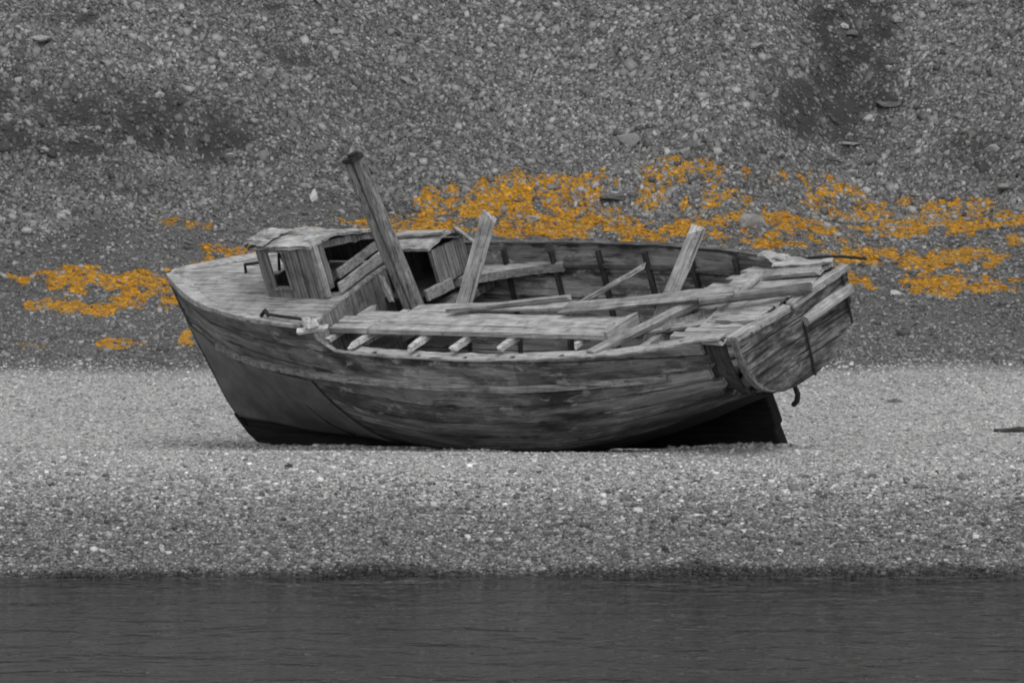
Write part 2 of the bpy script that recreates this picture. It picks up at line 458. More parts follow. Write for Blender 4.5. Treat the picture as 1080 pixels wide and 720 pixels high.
# angular fragment: a box with its corners pulled about
BLK = (np.array([(x, y, z) for z in (-.72, .72) for x, y in ((-.72, -.72), (.72, -.72), (.72, .72), (-.72, .72))]),
       np.array([(0, 3, 2), (0, 2, 1), (4, 5, 6), (4, 6, 7), (0, 1, 5), (0, 5, 4), (1, 2, 6), (1, 6, 5), (2, 3, 7), (2, 7, 6), (3, 0, 4), (3, 4, 7)]))
def scatter(name, xy, size, tone_, mat, flat=(0.35, 0.8), sink=0.35, jitter=0.42, shape=ICO):
    ICO_V, ICO_F = shape; nv = len(ICO_V)
    n = len(xy)
    V = np.repeat(ICO_V[None], n, 0) * (1 + rng.uniform(-jitter, jitter, (n, nv, 3 if shape is BLK else 1)))
    sc = np.stack([size * rng.uniform(0.75, 1.35, n), size * rng.uniform(0.7, 1.2, n), size * rng.uniform(*flat, n)], 1) * 0.5
    V = V * sc[:, None]
    a = rng.uniform(0, 6.283, n); c, s = np.cos(a)[:, None], np.sin(a)[:, None]
    x, y = V[..., 0] * c - V[..., 1] * s, V[..., 0] * s + V[..., 1] * c
    z0 = ground(xy[:, 0], xy[:, 1])
    e = 0.1
    sx = (ground(xy[:, 0] + e, xy[:, 1]) - z0) / e
    sy = (ground(xy[:, 0], xy[:, 1] + e) - z0) / e
    z = V[..., 2] + (z0 + sc[:, 2] * (1 - 2 * sink))[:, None] + x * sx[:, None] + y * sy[:, None]
    P = np.stack([x + xy[:, 0:1], y + xy[:, 1:2], z], -1).reshape(-1, 3)
    Fc = (ICO_F[None] + nv * np.arange(n)[:, None, None]).reshape(-1)
    m = bpy.data.meshes.new(name)
    m.vertices.add(len(P)); m.vertices.foreach_set('co', P.ravel())
    m.loops.add(len(Fc)); m.loops.foreach_set('vertex_index', Fc)
    m.polygons.add(len(Fc) // 3); m.polygons.foreach_set('loop_start', np.arange(0, len(Fc), 3))
    m.update(calc_edges=True)
    at_ = m.attributes.new('tone', 'FLOAT', 'POINT')
    at_.data.foreach_set('value', np.repeat(tone_, nv).astype(np.float32))
    m.materials.append(mat)
    o = bpy.data.objects.new(name, m)
    C.objects.link(o)
    return tag(o, kind='stuff')
def stone_mat():
    g = NT('grey_stone')
    P = g.n('NewGeometry').outputs['Position']
    tone = g.n('Attribute', attribute_name='tone').outputs['Fac']
    nz = g.noise(P, 40, 4, 0.7)
    col = g.mix(1.0, tone, g.ramp(nz, [(0.3, 0.75), (0.7, 1.2)]), 'MULTIPLY')
    g.bump(nz, 0.4, 0.006)
    return g.out(col, 0.9)
M['stone'] = stone_mat()
def xy_in(n, x0, x1, y0, y1): return np.stack([rng.uniform(x0, x1, n), rng.uniform(y0, y1, n)], 1)
def lognorm(n, med, sig, lo, hi): return np.clip(np.exp(rng.normal(math.log(med), sig, n)), lo, hi)

# shingle of the foreshore and of the flat
p = xy_in(340000, -8.6, 8.6, -11.6, -1.5)
p = p[rng.uniform(0, 1, len(p)) < np.interp(p[:, 1], [-8.6, -7.2, -5.6, -3], [1.0, 0.5, 0.10, 0.01])]
tn = lognorm(len(p), 0.175, 0.55, 0.035, 0.60) * np.interp(p[:, 1] + (fbm(p[:, 0] * 0.9, p[:, 1] * 0 + 1, 22, 3) - .5) * 0.9, [-11.2, -10.9, -10.6, -8.6, -7, -5], [0.16, 0.28, 0.80, 0.95, 1.3, 1.75])
tag(scatter('shingle', p, lognorm(len(p), 0.0185, 0.45, 0.010, 0.09), tn, M['stone'], (0.5, 1.0), 0.3, 0.5, BLK), 'grey pebble shingle on the beach slope above the water', 'shingle')
p = xy_in(95000, -9.5, 9.5, -7.5, 12.4)
# stones banked up along the side of the hull
hx_ = rng.uniform(-0.2, 7.5, 5000); hy_ = np.interp(hx_, [0, 2, 5, 6.5, 7.5], [0.0, 0.55, 0.70, 0.35, 0.02]) + np.abs(rng.normal(0, 0.16, 5000))
_ps, _th, _ph = math.radians(42), math.radians(19.5), math.radians(3)
hq = np.stack([2.786 - math.cos(_ps) * hx_ - math.sin(_ps) * hy_, -2.6 + math.sin(_ps) * hx_ - math.cos(_ps) * hy_], 1)
p = np.concatenate([p, hq])
tn = lognorm(len(p), 0.32, 0.34, 0.07, 0.65)
tag(scatter('gravel', p, lognorm(len(p), 0.026, 0.35, 0.012, 0.07) * np.where(np.arange(len(p)) >= len(p) - 5000, 1.5, 1.0), tn, M['stone']), 'fine pale gravel on the flat beach around the boat', 'gravel')
# orange moss on the gentle slope below the scree: patches given by centre, half size, cover
MOSS = [(470, 218, 40, 12, .8), (520, 214, 45, 16, .9), (570, 212, 55, 18, .95), (610, 222, 50, 24, .9), (560, 235, 60, 12, .9), (640, 240, 50, 10, .8), (690, 205, 45, 16, .6), (740, 190, 60, 16, .45), (700, 178, 40, 10, .4),
        (760, 225, 60, 16, .75), (830, 242, 50, 12, .95), (790, 252, 70, 8, .95), (700, 245, 60, 10, .8), (830, 200, 50, 22, .35), (880, 205, 50, 18, .55), (930, 228, 60, 16, .8), (960, 240, 55, 11, .95), (1000, 232, 60, 11, .95), (1060, 232, 40, 6, .9),
        (910, 262, 30, 12, .8), (890, 292, 30, 8, .5), (960, 272, 40, 8, .7), (1000, 275, 50, 9, .65), (980, 296, 40, 12, .8), (1020, 300, 40, 10, .6), (1065, 255, 25, 8, .7), (945, 268, 20, 8, .8), (860, 258, 40, 8, .7), (1070, 300, 30, 8, .35), (930, 303, 40, 6, .3),
        (60, 296, 45, 9, .8), (85, 293, 18, 14, .8), (110, 300, 50, 9, .55), (160, 302, 45, 12, .7), (150, 318, 35, 9, .75), (65, 322, 35, 8, .6), (100, 326, 30, 6, .6), (130, 362, 22, 5, .75), (198, 357, 7, 8, .9), (240, 263, 30, 8, .6), (225, 278, 30, 6, .4), (180, 235, 45, 5, .35), (20, 300, 25, 6, .3), (255, 300, 40, 10, .3), (440, 235, 40, 8, .5), (210, 265, 25, 6, .3), (20, 365, 30, 5, .15), (170, 325, 18, 5, .5), (400, 240, 60, 6, .5), (345, 243, 50, 4, .5)]
mp, ms = [], []
for u, v, ru, rv, cov in MOSS:
    c = at(u, v); a = at(u, v - rv); b = at(u, v + rv)
    ry = max(0.12, abs(a[1] - b[1]) / 2); rx = ru / 100 * (70 + c[1]) / 70
    n = int(rx * ry * 24000 * cov)
    r = 1.35 * np.sqrt(rng.uniform(0, 1, n)); th = rng.uniform(0, 6.283, n)
    q = np.stack([c[0] + rx * r * np.cos(th), c[1] + ry * r * np.sin(th)], 1)
    nz = 0.6 * fbm(q[:, 0] * 2.6, q[:, 1] * 1.5, 61, 4) + 0.4 * fbm(q[:, 0] * 9, q[:, 1] * 4.5, 67, 3)
    keep = nz + rng.normal(0, 0.045, n) > np.interp(cov, [0.1, 1.0], [0.56, 0.385]) + 0.10 * r ** 2.5
    mp.append(q[keep])
mp = np.concatenate(mp)
hx = np.searchsorted(gxs, mp[:, 0] + 0.035) - 1; hy = np.searchsorted(gys, mp[:, 1] + 0.035) - 1
hist = np.zeros(GX.shape); np.add.at(hist, (np.clip(hy, 0, GX.shape[0] - 1), np.clip(hx, 0, GX.shape[1] - 1)), 1)
a = go.data.attributes.new('moss', 'FLOAT', 'POINT'); a.data.foreach_set('value', np.clip(hist / 14.0, 0, 0.8).ravel().astype(np.float32))

# scree of the hillside
p = np.concatenate([xy_in(430000, -9.4, 9.4, 12.2, 26.6), xy_in(75000, -15, -9.4, 12.2, 30), xy_in(75000, 9.4, 15, 12.2, 30), xy_in(30000, -9.4, 9.4, 26.6, 30)])
foot = np.interp(p[:, 0], [-9, -6, -3, 0, 9], [17.0, 18.0, 20.2, 20.8, 20.3]) + (fbm(p[:, 0] * 0.5, p[:, 1] * 0, 31, 3) - 0.5) * 2
dens = np.where(p[:, 1] > foot, 1.0, 0.34) * (1 - 0.78 * np.clip(bare(p[:, 0], p[:, 1]) * 1.25, 0, 1)) * np.clip(0.45 + 1.1 * fbm(p[:, 0] * 2.5, p[:, 1] * 2.5, 91, 3), 0, 1)
px_ = np.clip(np.searchsorted(gxs, p[:, 0] + 0.035) - 1, 0, len(gxs) - 1); py_ = np.clip(np.searchsorted(gys, p[:, 1] + 0.035) - 1, 0, len(gys) - 1)
dens = dens * np.where(hist[py_, px_] > 2, 0.32, 1.0)
p = p[rng.uniform(0, 1, len(p)) < dens]
foot = np.interp(p[:, 0], [-9, -6, -3, 0, 9], [17.0, 18.0, 20.2, 20.8, 20.3])
sz = lognorm(len(p), 0.031, 0.46, 0.014, 0.15) * np.where(p[:, 1] > foot, 1.0, 0.8) * np.where((np.abs(p[:, 0]) > 9.4) | (p[:, 1] > 26.6), 1.35, 1.0)
tn = lognorm(len(p), 0.155, 0.42, 0.04, 0.34) * (0.8 + 0.4 * fbm(p[:, 0] * 0.6, p[:, 1] * 0.6, 51, 3)) * (1 - 0.50 * bare(p[:, 0], p[:, 1]))
tag(scatter('scree', p, sz, tn, M['stone'], (0.5, 1.0), 0.3, 0.5, BLK), 'loose grey scree covering the hillside behind the boat', 'scree')

def moss_mat():
    g = NT('orange_ground_moss')
    P = g.n('NewGeometry').outputs['Position']
    tone = g.n('Attribute', attribute_name='tone').outputs['Fac']
    nz = g.noise(P, 14, 4, 0.7)
    col = g.mix(g.ramp(nz, [(0.3, 0.0), (0.7, 1.0)]), (0.36, 0.165, 0.014, 1), (0.54, 0.280, 0.030, 1))
    hue = g.noise(P, 1.1, 4, 0.65)
    col = g.mix(g.ramp(hue, [(0.45, 0.0), (0.68, 0.75)]), col, (0.40, 0.235, 0.045, 1))
    col = g.mix(1.0, col, tone, 'MULTIPLY')
    g.bump(g.noise(P, 60, 3, 0.7), 0.6, 0.01)
    return g.out(col, 0.95)
tag(scatter('orange_moss', mp, lognorm(len(mp), 0.025, 0.5, 0.012, 0.11), rng.uniform(0.65, 1.2, len(mp)), moss_mat(), (0.14, 0.32), 0.35, 0.4, BLK), 'orange moss growing in patches on the gentle slope behind the boat', 'moss')

# ---- single rocks one can point to
def rock(u, v, wpx, hpx, tone_, seed, label, group=None, lich=False, sub=2):
    p = at(u, v)
    k = (p[1] + 70) / 70 / 100
    r = random.Random(seed)
    import bmesh
    bm = bmesh.new()
    bmesh.ops.create_icosphere(bm, subdivisions=sub, radius=1)
    cuts = [(Vector((r.gauss(0, 1), r.gauss(0, 1), r.gauss(0, 1))).normalized(), r.uniform(0.45, 0.8)) for _ in range(11)]
    for vt in bm.verts:
        for n, d in cuts:
            e = vt.co.dot(n) - d
            if e > 0: vt.co -= n * e
        vt.co *= 1 + r.uniform(-0.09, 0.09)
        vt.co = Vector((vt.co.x * wpx * k * 0.58, vt.co.y * wpx * k * 0.45, vt.co.z * hpx * k * 0.6))
    m = bpy.data.meshes.new('rock'); bm.to_mesh(m); bm.free()
    a = m.attributes.new('tone', 'FLOAT', 'POINT')
    a.data.foreach_set('value', [tone_ * r.uniform(0.93, 1.07) for _ in m.vertices])
    m.materials.append(M['stone'])
    o = bpy.data.objects.new('rock', m)
    C.objects.link(o)
    o.location = (p[0], p[1], p[2] + hpx * k * 0.22)
    return tag(o, label, 'rock', group)
ROCKS = [(331, 212, 12, 17, .55, 'small upright pale rock standing on the slope left of the mast'),
         (795, 238, 30, 17, .30, 'rounded grey boulder among orange moss right of the leaning upright plank'),
         (43, 44, 26, 8, .30, 'flat pale slab lying high on the scree at far left'),
         (664, 152, 30, 16, .24, 'broad light grey rock at the foot of the scree above the orange moss'),
         (645, 211, 34, 10, .11, 'low dark boulder with orange moss around its foot, behind the upright planks'),
         (800, 50, 24, 8, .27, 'flat light rock on the scree left of the dark gully'),
         (769, 85, 16, 7, .33, 'small pale flat rock with an orange top, left of the dark gully'),
         (916, 127, 15, 9, .36, 'pale rock on the edge of the dark gully'),
         (895, 153, 26, 6, .26, 'long low rock at the lower end of the dark gully'),
         (215, 73, 13, 6, .33, 'pale rock with an orange cap on the left scree'),
         (20, 88, 12, 9, .34, 'pale rock at the left edge of the scree, left one of a close pair'),
         (36, 91, 12, 10, .34, 'pale rock at the left edge of the scree, right one of a close pair'),
         (945, 312, 20, 8, .42, 'pale rock right of the stern just below the orange moss'),
         (624, 74, 12, 9, .33, 'light rock on the open scree above the boat stern'),
         (427, 86, 16, 8, .27, 'light rock on the scree straight above the mast'),
         (493, 204, 13, 10, .30, 'light rock at the upper edge of the orange moss right of the mast'),
         (562, 233, 18, 9, .33, 'light rock inside the orange moss patch right of the leaning upright plank'),
         (899, 38, 18, 9, .13, 'dark round rock high in the gully'),
         (935, 112, 30, 8, .14, 'long dark rock on the right side of the gully'),
         (1048, 160, 14, 12, .28, 'light rock beside the dark hollow at far right'),
         (1062, 200, 20, 12, .24, 'grey rock under the scree at the right edge')]
for i, (u, v, wp, hp, tn_, lb) in enumerate(ROCKS): rock(u, v, wp * 0.92, hp, tn_ * 0.82, i, lb)
for i in range(70):
    u, v = random.uniform(5, 1075), random.choice([random.uniform(5, 205), random.uniform(5, 330)])
    if 180 < u < 900 and v > 235: continue
    rock(u, v, random.uniform(8, 15), random.uniform(6, 10), random.uniform(.17, .30), 100 + i, 'small light grey rock lying on the hillside among finer stones', 'small rocks scattered on the hillside', sub=1)

# ------------------------------------------------------------------ the wrecked boat (own coordinates: x forward, y port, z up)
psi, th, ph = (math.radians(a) for a in (42, 19.5, 3.0))
X_ = np.array([-math.cos(psi), math.sin(psi), 0]); Y_ = np.array([-math.sin(psi), -math.cos(psi), 0]); Z_ = np.array([0, 0, 1.0])
X2, Z2 = X_ * math.cos(ph) - Z_ * math.sin(ph), Z_ * math.cos(ph) + X_ * math.sin(ph)
BM = np.stack([X2, Y_ * math.cos(th) - Z2 * math.sin(th), Z2 * math.cos(th) + Y_ * math.sin(th)], 1)
BO = np.array([2.786, -2.6, 0.222])
BMAT = Matrix([[*BM[0], BO[0]], [*BM[1], BO[1]], [*BM[2], BO[2]], [0, 0, 0, 1]])
def b2w(p): return BO + BM @ np.array(p, float)
boat = empty('wooden_boat', BMAT)
tag(boat, 'derelict grey wooden fishing boat heeled over on the gravel beach', 'boat')

# -- hull form
SX = np.array([-0.47, 0, 0.5, 1, 1.5, 2, 2.5, 3, 3.5, 4, 4.5, 5, 5.5, 6, 6.5, 7, 7.5, 7.8, 8.1])
SB = np.array([0.95, 1.01, 1.09, 1.15, 1.20, 1.235, 1.245, 1.25, 1.245, 1.23, 1.21, 1.18, 1.12, 1.04, 0.92, 0.745, 0.455, 0.25, 0.035])
SZ = np.array([1.58, 1.62, 1.665, 1.70, 1.72, 1.74, 1.76, 1.775, 1.785, 1.80, 1.81, 1.825, 1.84, 1.86, 1.88, 1.90, 1.915, 1.92, 1.92])
def zk(x): return float(np.interp(x, [-0.45, 0, 0.5, 1, 1.6, 2.3, 3, 7, 8], [0.765, 0.63, 0.47, 0.34, 0.21, 0.11, 0.08, 0.07, 0.09]))
def xstem(z): return float(np.interp(z, [0, 0.44, 1.23, 1.92], [7.46, 7.72, 7.94, 8.09]))
def section(s, t):
    """outer hull point at station s (0 stern .. 1 stem), girth t (0 keel .. 1 sheer), port side"""
    xh = -0.45 + 8.55 * s
    b, zs, z0 = np.interp(xh, SX, SB), np.interp(xh, SX, SZ), zk(xh)
    h = zs - z0
    f = np.clip((xh - 3.7) / 4.35, 0, 1) ** 1.2               # towards the V sections of the bow
    a = np.clip((2.4 - xh) / 2.9, 0, 1)                        # towards the U of the transom
    P1 = np.array([b * (0.92 * (1 - f) + 0.28 * f), z0 + h * (0.03 * (1 - f) + 0.30 * f)])
    P2 = np.array([b * (0.985 * (1 - f) + 0.52 * f), z0 + h * (0.19 * (1 - f) + 0.60 * f)])
    P1 = P1 * (1 - a) + a * np.array([b * 0.74, z0 + 0.0 * h])
    P2 = P2 * (1 - a) + a * np.array([b * 1.0, z0 + 0.20 * h])
    P0, P3 = np.array([0.035, z0]), np.array([max(b, 0.035), zs])
    y, z = (1 - t) ** 3 * P0 + 3 * t * (1 - t) ** 2 * P1 + 3 * t * t * (1 - t) * P2 + t ** 3 * P3
    x = -0.45 + s * (xstem(z) + 0.45)
    return np.array([x, y, z])
def zcut(x):                                                   # the port bulwark is gone between the foredeck and the stern
    return float(np.interp(x, [-0.6, -0.2, 0.3, 1, 2.7, 3.6, 4.5, 4.75, 4.95, 5.08], [1.7, 1.60, 1.53, 1.495, 1.476, 1.50, 1.525, 1.55, 1.68, 2.1]))
NS, NP = 96, 12
SS = np.linspace(0, 1, NS + 1)
SUB = [0.0, 0.07, 0.5, 0.93, 1.0]
TT = sorted(set([round((i + q) / NP, 5) for i in range(NP) for q in SUB]))
def hull_normal(s, t):
    a, b = section(min(s + .004, 1), t) - section(max(s - .004, 0), t), section(s, min(t + .004, 1)) - section(s, max(t - .004, 0))
    n = np.cross(b, a); return n / np.linalg.norm(n) if np.linalg.norm(n) > 1e-9 else np.array([0, 1.0, 0])
def tlimit(s, side):
    if side < 0: return 1.0
    lo, hi = 0.5, 1.0
    if section(s, 1.0)[2] <= zcut(section(s, 1.0)[0]): return 1.0
    for _ in range(24):
        m_ = (lo + hi) / 2
        q = section(s, m_)
        if q[2] > zcut(q[0]): hi = m_
        else: lo = m_
    return lo
PEND = [random.uniform(0, 0.01) for _ in range(NP)]
PEND[5:12] = [0.006, 0.020, 0.032, 0.024, 0.036, 0.028, 0.036]               # the port planks have rotted back from the transom
def skin(name, offset, mat, parent, groove, edge):
    """planked skin on both sides at a distance inside the outer hull form"""
    V, F, UVs = [], [], []
    for side in (1, -1):
        base = len(V)
        for s0 in SS:
            lim = tlimit(s0, side)
            lim += (0.0022 * math.sin(s0 * 61) + 0.0015 * math.sin(s0 * 143 + 1)) if lim < 1 else 0
            for t0 in TT:
                k = min(int(t0 * NP + 1e-6), NP - 1)
                s = max(s0, PEND[k]) if side > 0 else s0
                t = min(t0, lim)
                p = section(s, t)
                n = hull_normal(s, t)
                d = -offset + 0.006 * math.sin(k * 2.4 + s * 9) * 0.5
                if min((t0 * NP) % 1, 1 - (t0 * NP) % 1) < 0.02: d -= groove
                p = p + n * d
                p[1] = max(p[1], 0.004)
                V.append((p[0], p[1] * side, p[2])); UVs.append((p[0], t))
        nt_ = len(TT)
        for i in range(NS):
            for j in range(nt_ - 1):
                a = base + i * nt_ + j
                q = (a, a + nt_, a + nt_ + 1, a + 1)
                F.append(q if side < 0 else q[::-1])
    m = bpy.data.meshes.new(name)
    m.from_pydata(V, [], F)
    ul = m.uv_layers.new(name='UVMap')
    for l in m.loops: ul.data[l.index].uv = UVs[l.vertex_index]
    m.update()
    m.materials.append(mat)
    import bmesh
    bm = bmesh.new(); bm.from_mesh(m)
    bmesh.ops.dissolve_degenerate(bm, dist=0.0008, edges=bm.edges[:])
    bm.to_mesh(m); bm.free()
    o = bpy.data.objects.new(name, m)
    C.objects.link(o); o.parent = parent
    so_ = o.modifiers.new('thickness', 'SOLIDIFY'); so_.thickness = edge; so_.offset = -1
    return o
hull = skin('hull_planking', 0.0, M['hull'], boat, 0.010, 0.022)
skin('inner_planking', 0.030, M['inner'], boat, 0.006, 0.018)

# -- keel, skeg and stem in one
k = MB()
prof = [(0.0, 0.0), (0.02, 0.14), (0.035, 0.24), (-0.005, 0.28), (0.01, 0.45), (0.03, 0.60), (0.02, 0.68)]
prof += [(x, zk(x) + 0.03) for x in (0.15, 0.5, 1, 1.6, 2.3, 3, 5, 7.0)]
prof += [(xstem(z) - 0.03, z) for z in (0.2, 0.34)] + [(xstem(z) + 0.035, z) for z in (0.34, 0.1)] + [(7.42, -0.03), (7.0, -0.03), (3.5, -0.02)]
k.prism([(x, 0.065, z) for x, z in prof], (0, -0.13, 0))
k.build('keel', M['keel'], boat, bevel=0.012)
# -- stem post cheek: the grey upper stem
st = MB()
sp_ = [(xstem(z) + 0.030, z) for z in (1.9, 1.6, 1.23, 0.8, 0.5, 0.345)] + [(xstem(z) - 0.03, z) for z in (0.345, 0.5, 0.8, 1.23, 1.6)] + [(8.05, 1.98), (8.125, 1.99)]
st.prism([(x, 0.04, z) for x, z in sp_], (0, -0.08, 0))
st.build('stem', M['rib'], boat, bevel=0.008)
# -- ribs
def frame(x, depth=0.05, wid=0.021, name='rib'):
    s = (x + 0.45) / 8.55
    mb = MB()
    path = []
    for side in (1, -1):
        lim = min(tlimit(s, side), 0.985)
        ts = np.linspace(0.03, lim, 15)
        row = []
        for t in ts:
            p, n = section(s, t), hull_normal(s, t)
            n = n * np.array([0, 1, 1]); n /= np.linalg.norm(n)
            row.append((p + n * -0.046, p + n * -(0.05 + depth)))
        b = len(mb.v)
        for a_, c_ in row:
            for q, dx in ((a_, -wid), (a_, wid), (c_, wid), (c_, -wid)):
                mb.v.append((q[0] * 0 + x + dx, max(q[1], 0.01) * side, q[2]))
        for i in range(len(row) - 1):
            o = b + 4 * i
            for kk in range(4): mb.f.append((o + kk, o + (kk + 1) % 4, o + 4 + (kk + 1) % 4, o + 4 + kk))
        mb.f.append((b, b + 1, b + 2, b + 3)); e = b + 4 * (len(row) - 1); mb.f.append((e, e + 1, e + 2, e + 3))
    return mb.build(name, M['rib'], boat)
for x in (0.35, 0.98, 1.62, 2.27, 2.92, 3.57, 4.22, 4.85): frame(x)
frame(-0.25, 0.03, 0.15, 'stern_shade_block')  # dark block added behind the rotted planks to give the gap its shade

# -- starboard rail cap, stringer and side clamp
def along(side, xs, inset, dz, wy, hz, name, mat, zfun=None, jit=0.0, par=boat):
    mb = MB(); b = len(mb.v)
    for x in xs:
        s = (x + 0.45) / 8.55
        bb, zz = np.interp(x, SX, SB), np.interp(x, SX, SZ)
        z0 = zz + dz if zfun is None else zfun(x)
        j = random.uniform(-jit, jit)
        for yy, hh in ((bb - inset, 0), (bb - inset - wy, 0), (bb - inset - wy, hz), (bb - inset, hz)):
            mb.v.append((x, max(yy, 0.0) * side, z0 + hh + j))
    for i in range(len(xs) - 1):
        o = b + 4 * i
        for kk in range(4):
            q = (o + kk, o + (kk + 1) % 4, o + 4 + (kk + 1) % 4, o + 4 + kk); mb.f.append(q if side > 0 else q[::-1])
    mb.f.append((b, b + 1, b + 2, b + 3) if side < 0 else (b + 3, b + 2, b + 1, b))
    e = b + 4 * (len(xs) - 1); mb.f.append((e + 3, e + 2, e + 1, e) if side < 0 else (e, e + 1, e + 2, e + 3))
    return mb.build(name, mat, par, bevel=0.006)
along(-1, list(np.arange(0.55, 5.0, 0.15)), -0.006, 0.002, 0.06, 0.018, 'rail_cap', M['dark_wood'], jit=0.003)
along(-1, list(np.arange(0.2, 5.0, 0.15)), 0.035, -0.26, 0.05, 0.045, 'stringer', M['dark_wood'])
# remains of the starboard side deck with its curved inner edge
cl = MB()
xs = np.linspace(3.45, 4.75, 14)
top = [(x, -(np.interp(x, SX, SB) - 0.055), 1.585) for x in xs]
inn = [(x, -(np.interp(x, SX, SB) - 0.10 - 0.42 * ((x - 3.45) / 1.3) ** 1.6), 1.575) for x in xs]
b = 0
for p, q in zip(top, inn):
    cl.v += [p, q, (q[0], q[1], q[2] - 0.09), (p[0], p[1], p[2] - 0.09)]
for i in range(len(xs) - 1):
    o = 4 * i
    for kk in range(4): cl.f.append((o + kk, o + 4 + kk, o + 4 + (kk + 1) % 4, o + (kk + 1) % 4))
cl.f += [(3, 2, 1, 0), tuple(4 * (len(xs) - 1) + q for q in range(4))]
cl.build('side_deck', M['plank'], boat)

# -- rub rail on both sides
def rubz(x): return float(np.interp(x, [-0.4, 0.7, 2.4, 3.7, 5.3, 6.4, 7.9], [1.30, 1.24, 1.19, 1.235, 1.275, 1.285, 1.33]))
def on_hull(x, z):
    """outer hull point (port) at length x and height z, with its girth"""
    s = (x + 0.45) / 8.55
    for _ in range(6):
        lo, hi = 0.0, 1.0
        for _ in range(24):
            m_ = (lo + hi) / 2
            if section(s, m_)[2] > z: hi = m_
            else: lo = m_
        s += (x - section(s, lo)[0]) / 8.55; s = min(max(s, 0), 1)
    return section(s, lo), hull_normal(s, lo)
def rubrail(side, x0, x1, zf, h, out_, name, mat):
    mb = MB()
    xs = np.linspace(x0, x1, 40)
    for x in xs:
        p, n = on_hull(x, zf(x)); q, _ = on_hull(x, zf(x) - h)
        nn = n * out_
        for r_ in (p - n * 0.01, p + nn * 0.55, q + nn * 1.0, q - n * 0.01):
            mb.v.append((r_[0], r_[1] * side, r_[2]))
    for i in range(len(xs) - 1):
        o = 4 * i
        for kk in range(4):
            f = (o + kk, o + 4 + kk, o + 4 + (kk + 1) % 4, o + (kk + 1) % 4); mb.f.append(f if side > 0 else f[::-1])
    mb.f += [(0, 1, 2, 3), tuple(4 * (len(xs) - 1) + q for q in (3, 2, 1, 0))]
    return mb.build(name, mat, boat)
M['rub'] = wood('rub_rail_wood', 0.15, 0.26, (0.9, 22, 22), 0.35, 14)
for sd_ in (1, -1):
    rubrail(sd_, -0.1 if sd_ < 0 else 0.35, 7.3, rubz, 0.060, 0.050, 'rub_rail', M['rub'])

# -- metal sheathing on the bow
def sheath(side):
    mb = MB()
    rows, cols = 26, 40
    for i in range(rows + 1):
        a = i / rows
        for j in range(cols + 1):
            c = j / cols
            # quad in (x, z): upper edge sloping, aft edge raked forward going down
            ztop = np.interp(c, [0, 0.35, 0.55, 0.75, 1.0], [1.14, 1.19, 1.17, 1.25, 1.38])
            zbot = np.interp(c, [0, 0.3, 0.6, 1.0], [0.13, 0.16, 0.20, 0.30])
            z = zbot + (ztop - zbot) * a
            xa = np.interp(z, [0.1, 0.5, 0.9, 1.2], [4.55, 4.95, 5.25, 5.45]) + 0.02 * math.sin(z * 9)
            xf = xstem(z) - 0.005
            x = xa + (xf - xa) * c
            p, n = on_hull(x, z)
            p = p + n * (0.016 + 0.004 * math.sin(5 * x + 3 * z))
            mb.v.append((p[0], max(p[1], 0.01) * side, p[2]))
    for i in range(rows):
        for j in range(cols):
            o = i * (cols + 1) + j
            f = (o, o + 1, o + cols + 2, o + cols + 1); mb.f.append(f[::-1] if side > 0 else f)
    o = mb.build('metal_sheathing', M['sheathing'], boat, smooth=True)
    q = o.modifiers.new('thickness', 'SOLIDIFY'); q.thickness = 0.006; q.offset = 1
    return o
shp = sheath(1); sheath(-1)
# the torn lap between two sheets
lp = MB()
pts = []
for x, z in ((6.05, 1.14), (5.95, 0.95), (5.82, 0.70), (5.72, 0.5), (5.58, 0.27)):
    p, n = on_hull(x, z); pts.append(p + n * 0.022)
lp.tube(pts, [0.004, 0.004, 0.006, 0.014, 0.022], 6)
lp.build('torn_lap', M['iron'], shp)
se = MB(); pts = []
for z in np.linspace(0.20, 1.13, 14):
    p, n = on_hull(float(np.interp(z, [0.1, 0.5, 0.9, 1.2], [4.55, 4.95, 5.25, 5.45])) + 0.02 * math.sin(z * 9) - 0.012, z); pts.append(p + n * 0.004)
se.tube(pts, [random.uniform(0.010, 0.018) for _ in pts], 6)
se.build('sheathing_edge', M['iron'], shp)

# -- transom of thick cross planks
def tw(z): return float(np.interp(z, [0.755, 0.77, 0.80, 0.85, 0.95, 1.10, 1.25, 1.42, 1.60], [0.10, 0.28, 0.44, 0.56, 0.72, 0.85, 0.92, 0.955, 0.955]))
def tx(z): return -0.405 - 0.0576 * z - 0.03
tm = MB()
zb = [0.757, 0.97, 1.20, 1.40, 1.575]
for i in range(len(zb) - 1):
    z0, z1 = zb[i] + 0.003, zb[i + 1] - 0.003
    zz = np.linspace(z0, z1, 9)
    th_ = 0.055 + random.uniform(-0.012, 0.012)
    poly = [(tx(z), tw(z) + random.uniform(-0.02, 0.012), z) for z in zz] + [(tx(z), -tw(z) + random.uniform(-0.008, 0.008), z) for z in zz[::-1]]
    tm.prism(poly, (-th_, 0, 0))
tm.build('transom', M['transom'], boat, bevel=0.01)
tc_ = MB()
tc_.beam((tx(1.6) - 0.02, 0.97, 1.597), (tx(1.6) - 0.02, 0.03, 1.55), (0.06, 0, 0), (0, 0.0, 0.035), 10, 0.008, 1, 0.03)
tc_.build('transom_cap', M['pale_cross'], boat, bevel=0.008)
tc_ = MB()
tc_.beam((tx(1.6) - 0.02, 0.0, 1.56), (tx(1.6) - 0.02, -0.97, 1.58), (0.055, 0, 0), (0, 0, 0.035), 10, 0.006, 1, 0.02)
tc_.build('transom_cap', M['pale_cross'], boat, bevel=0.008)
rb = MB()
rb.tube([(tx(1.3) - 0.105, y, z) for y, z in ((-0.09, 1.355), (-0.32, 1.37), (-0.6, 1.38), (-0.88, 1.38))], [0.055, 0.062, 0.062, 0.058], 10, 0.05)
rb.build('rubbing_beam', M['pale_cross'], boat)
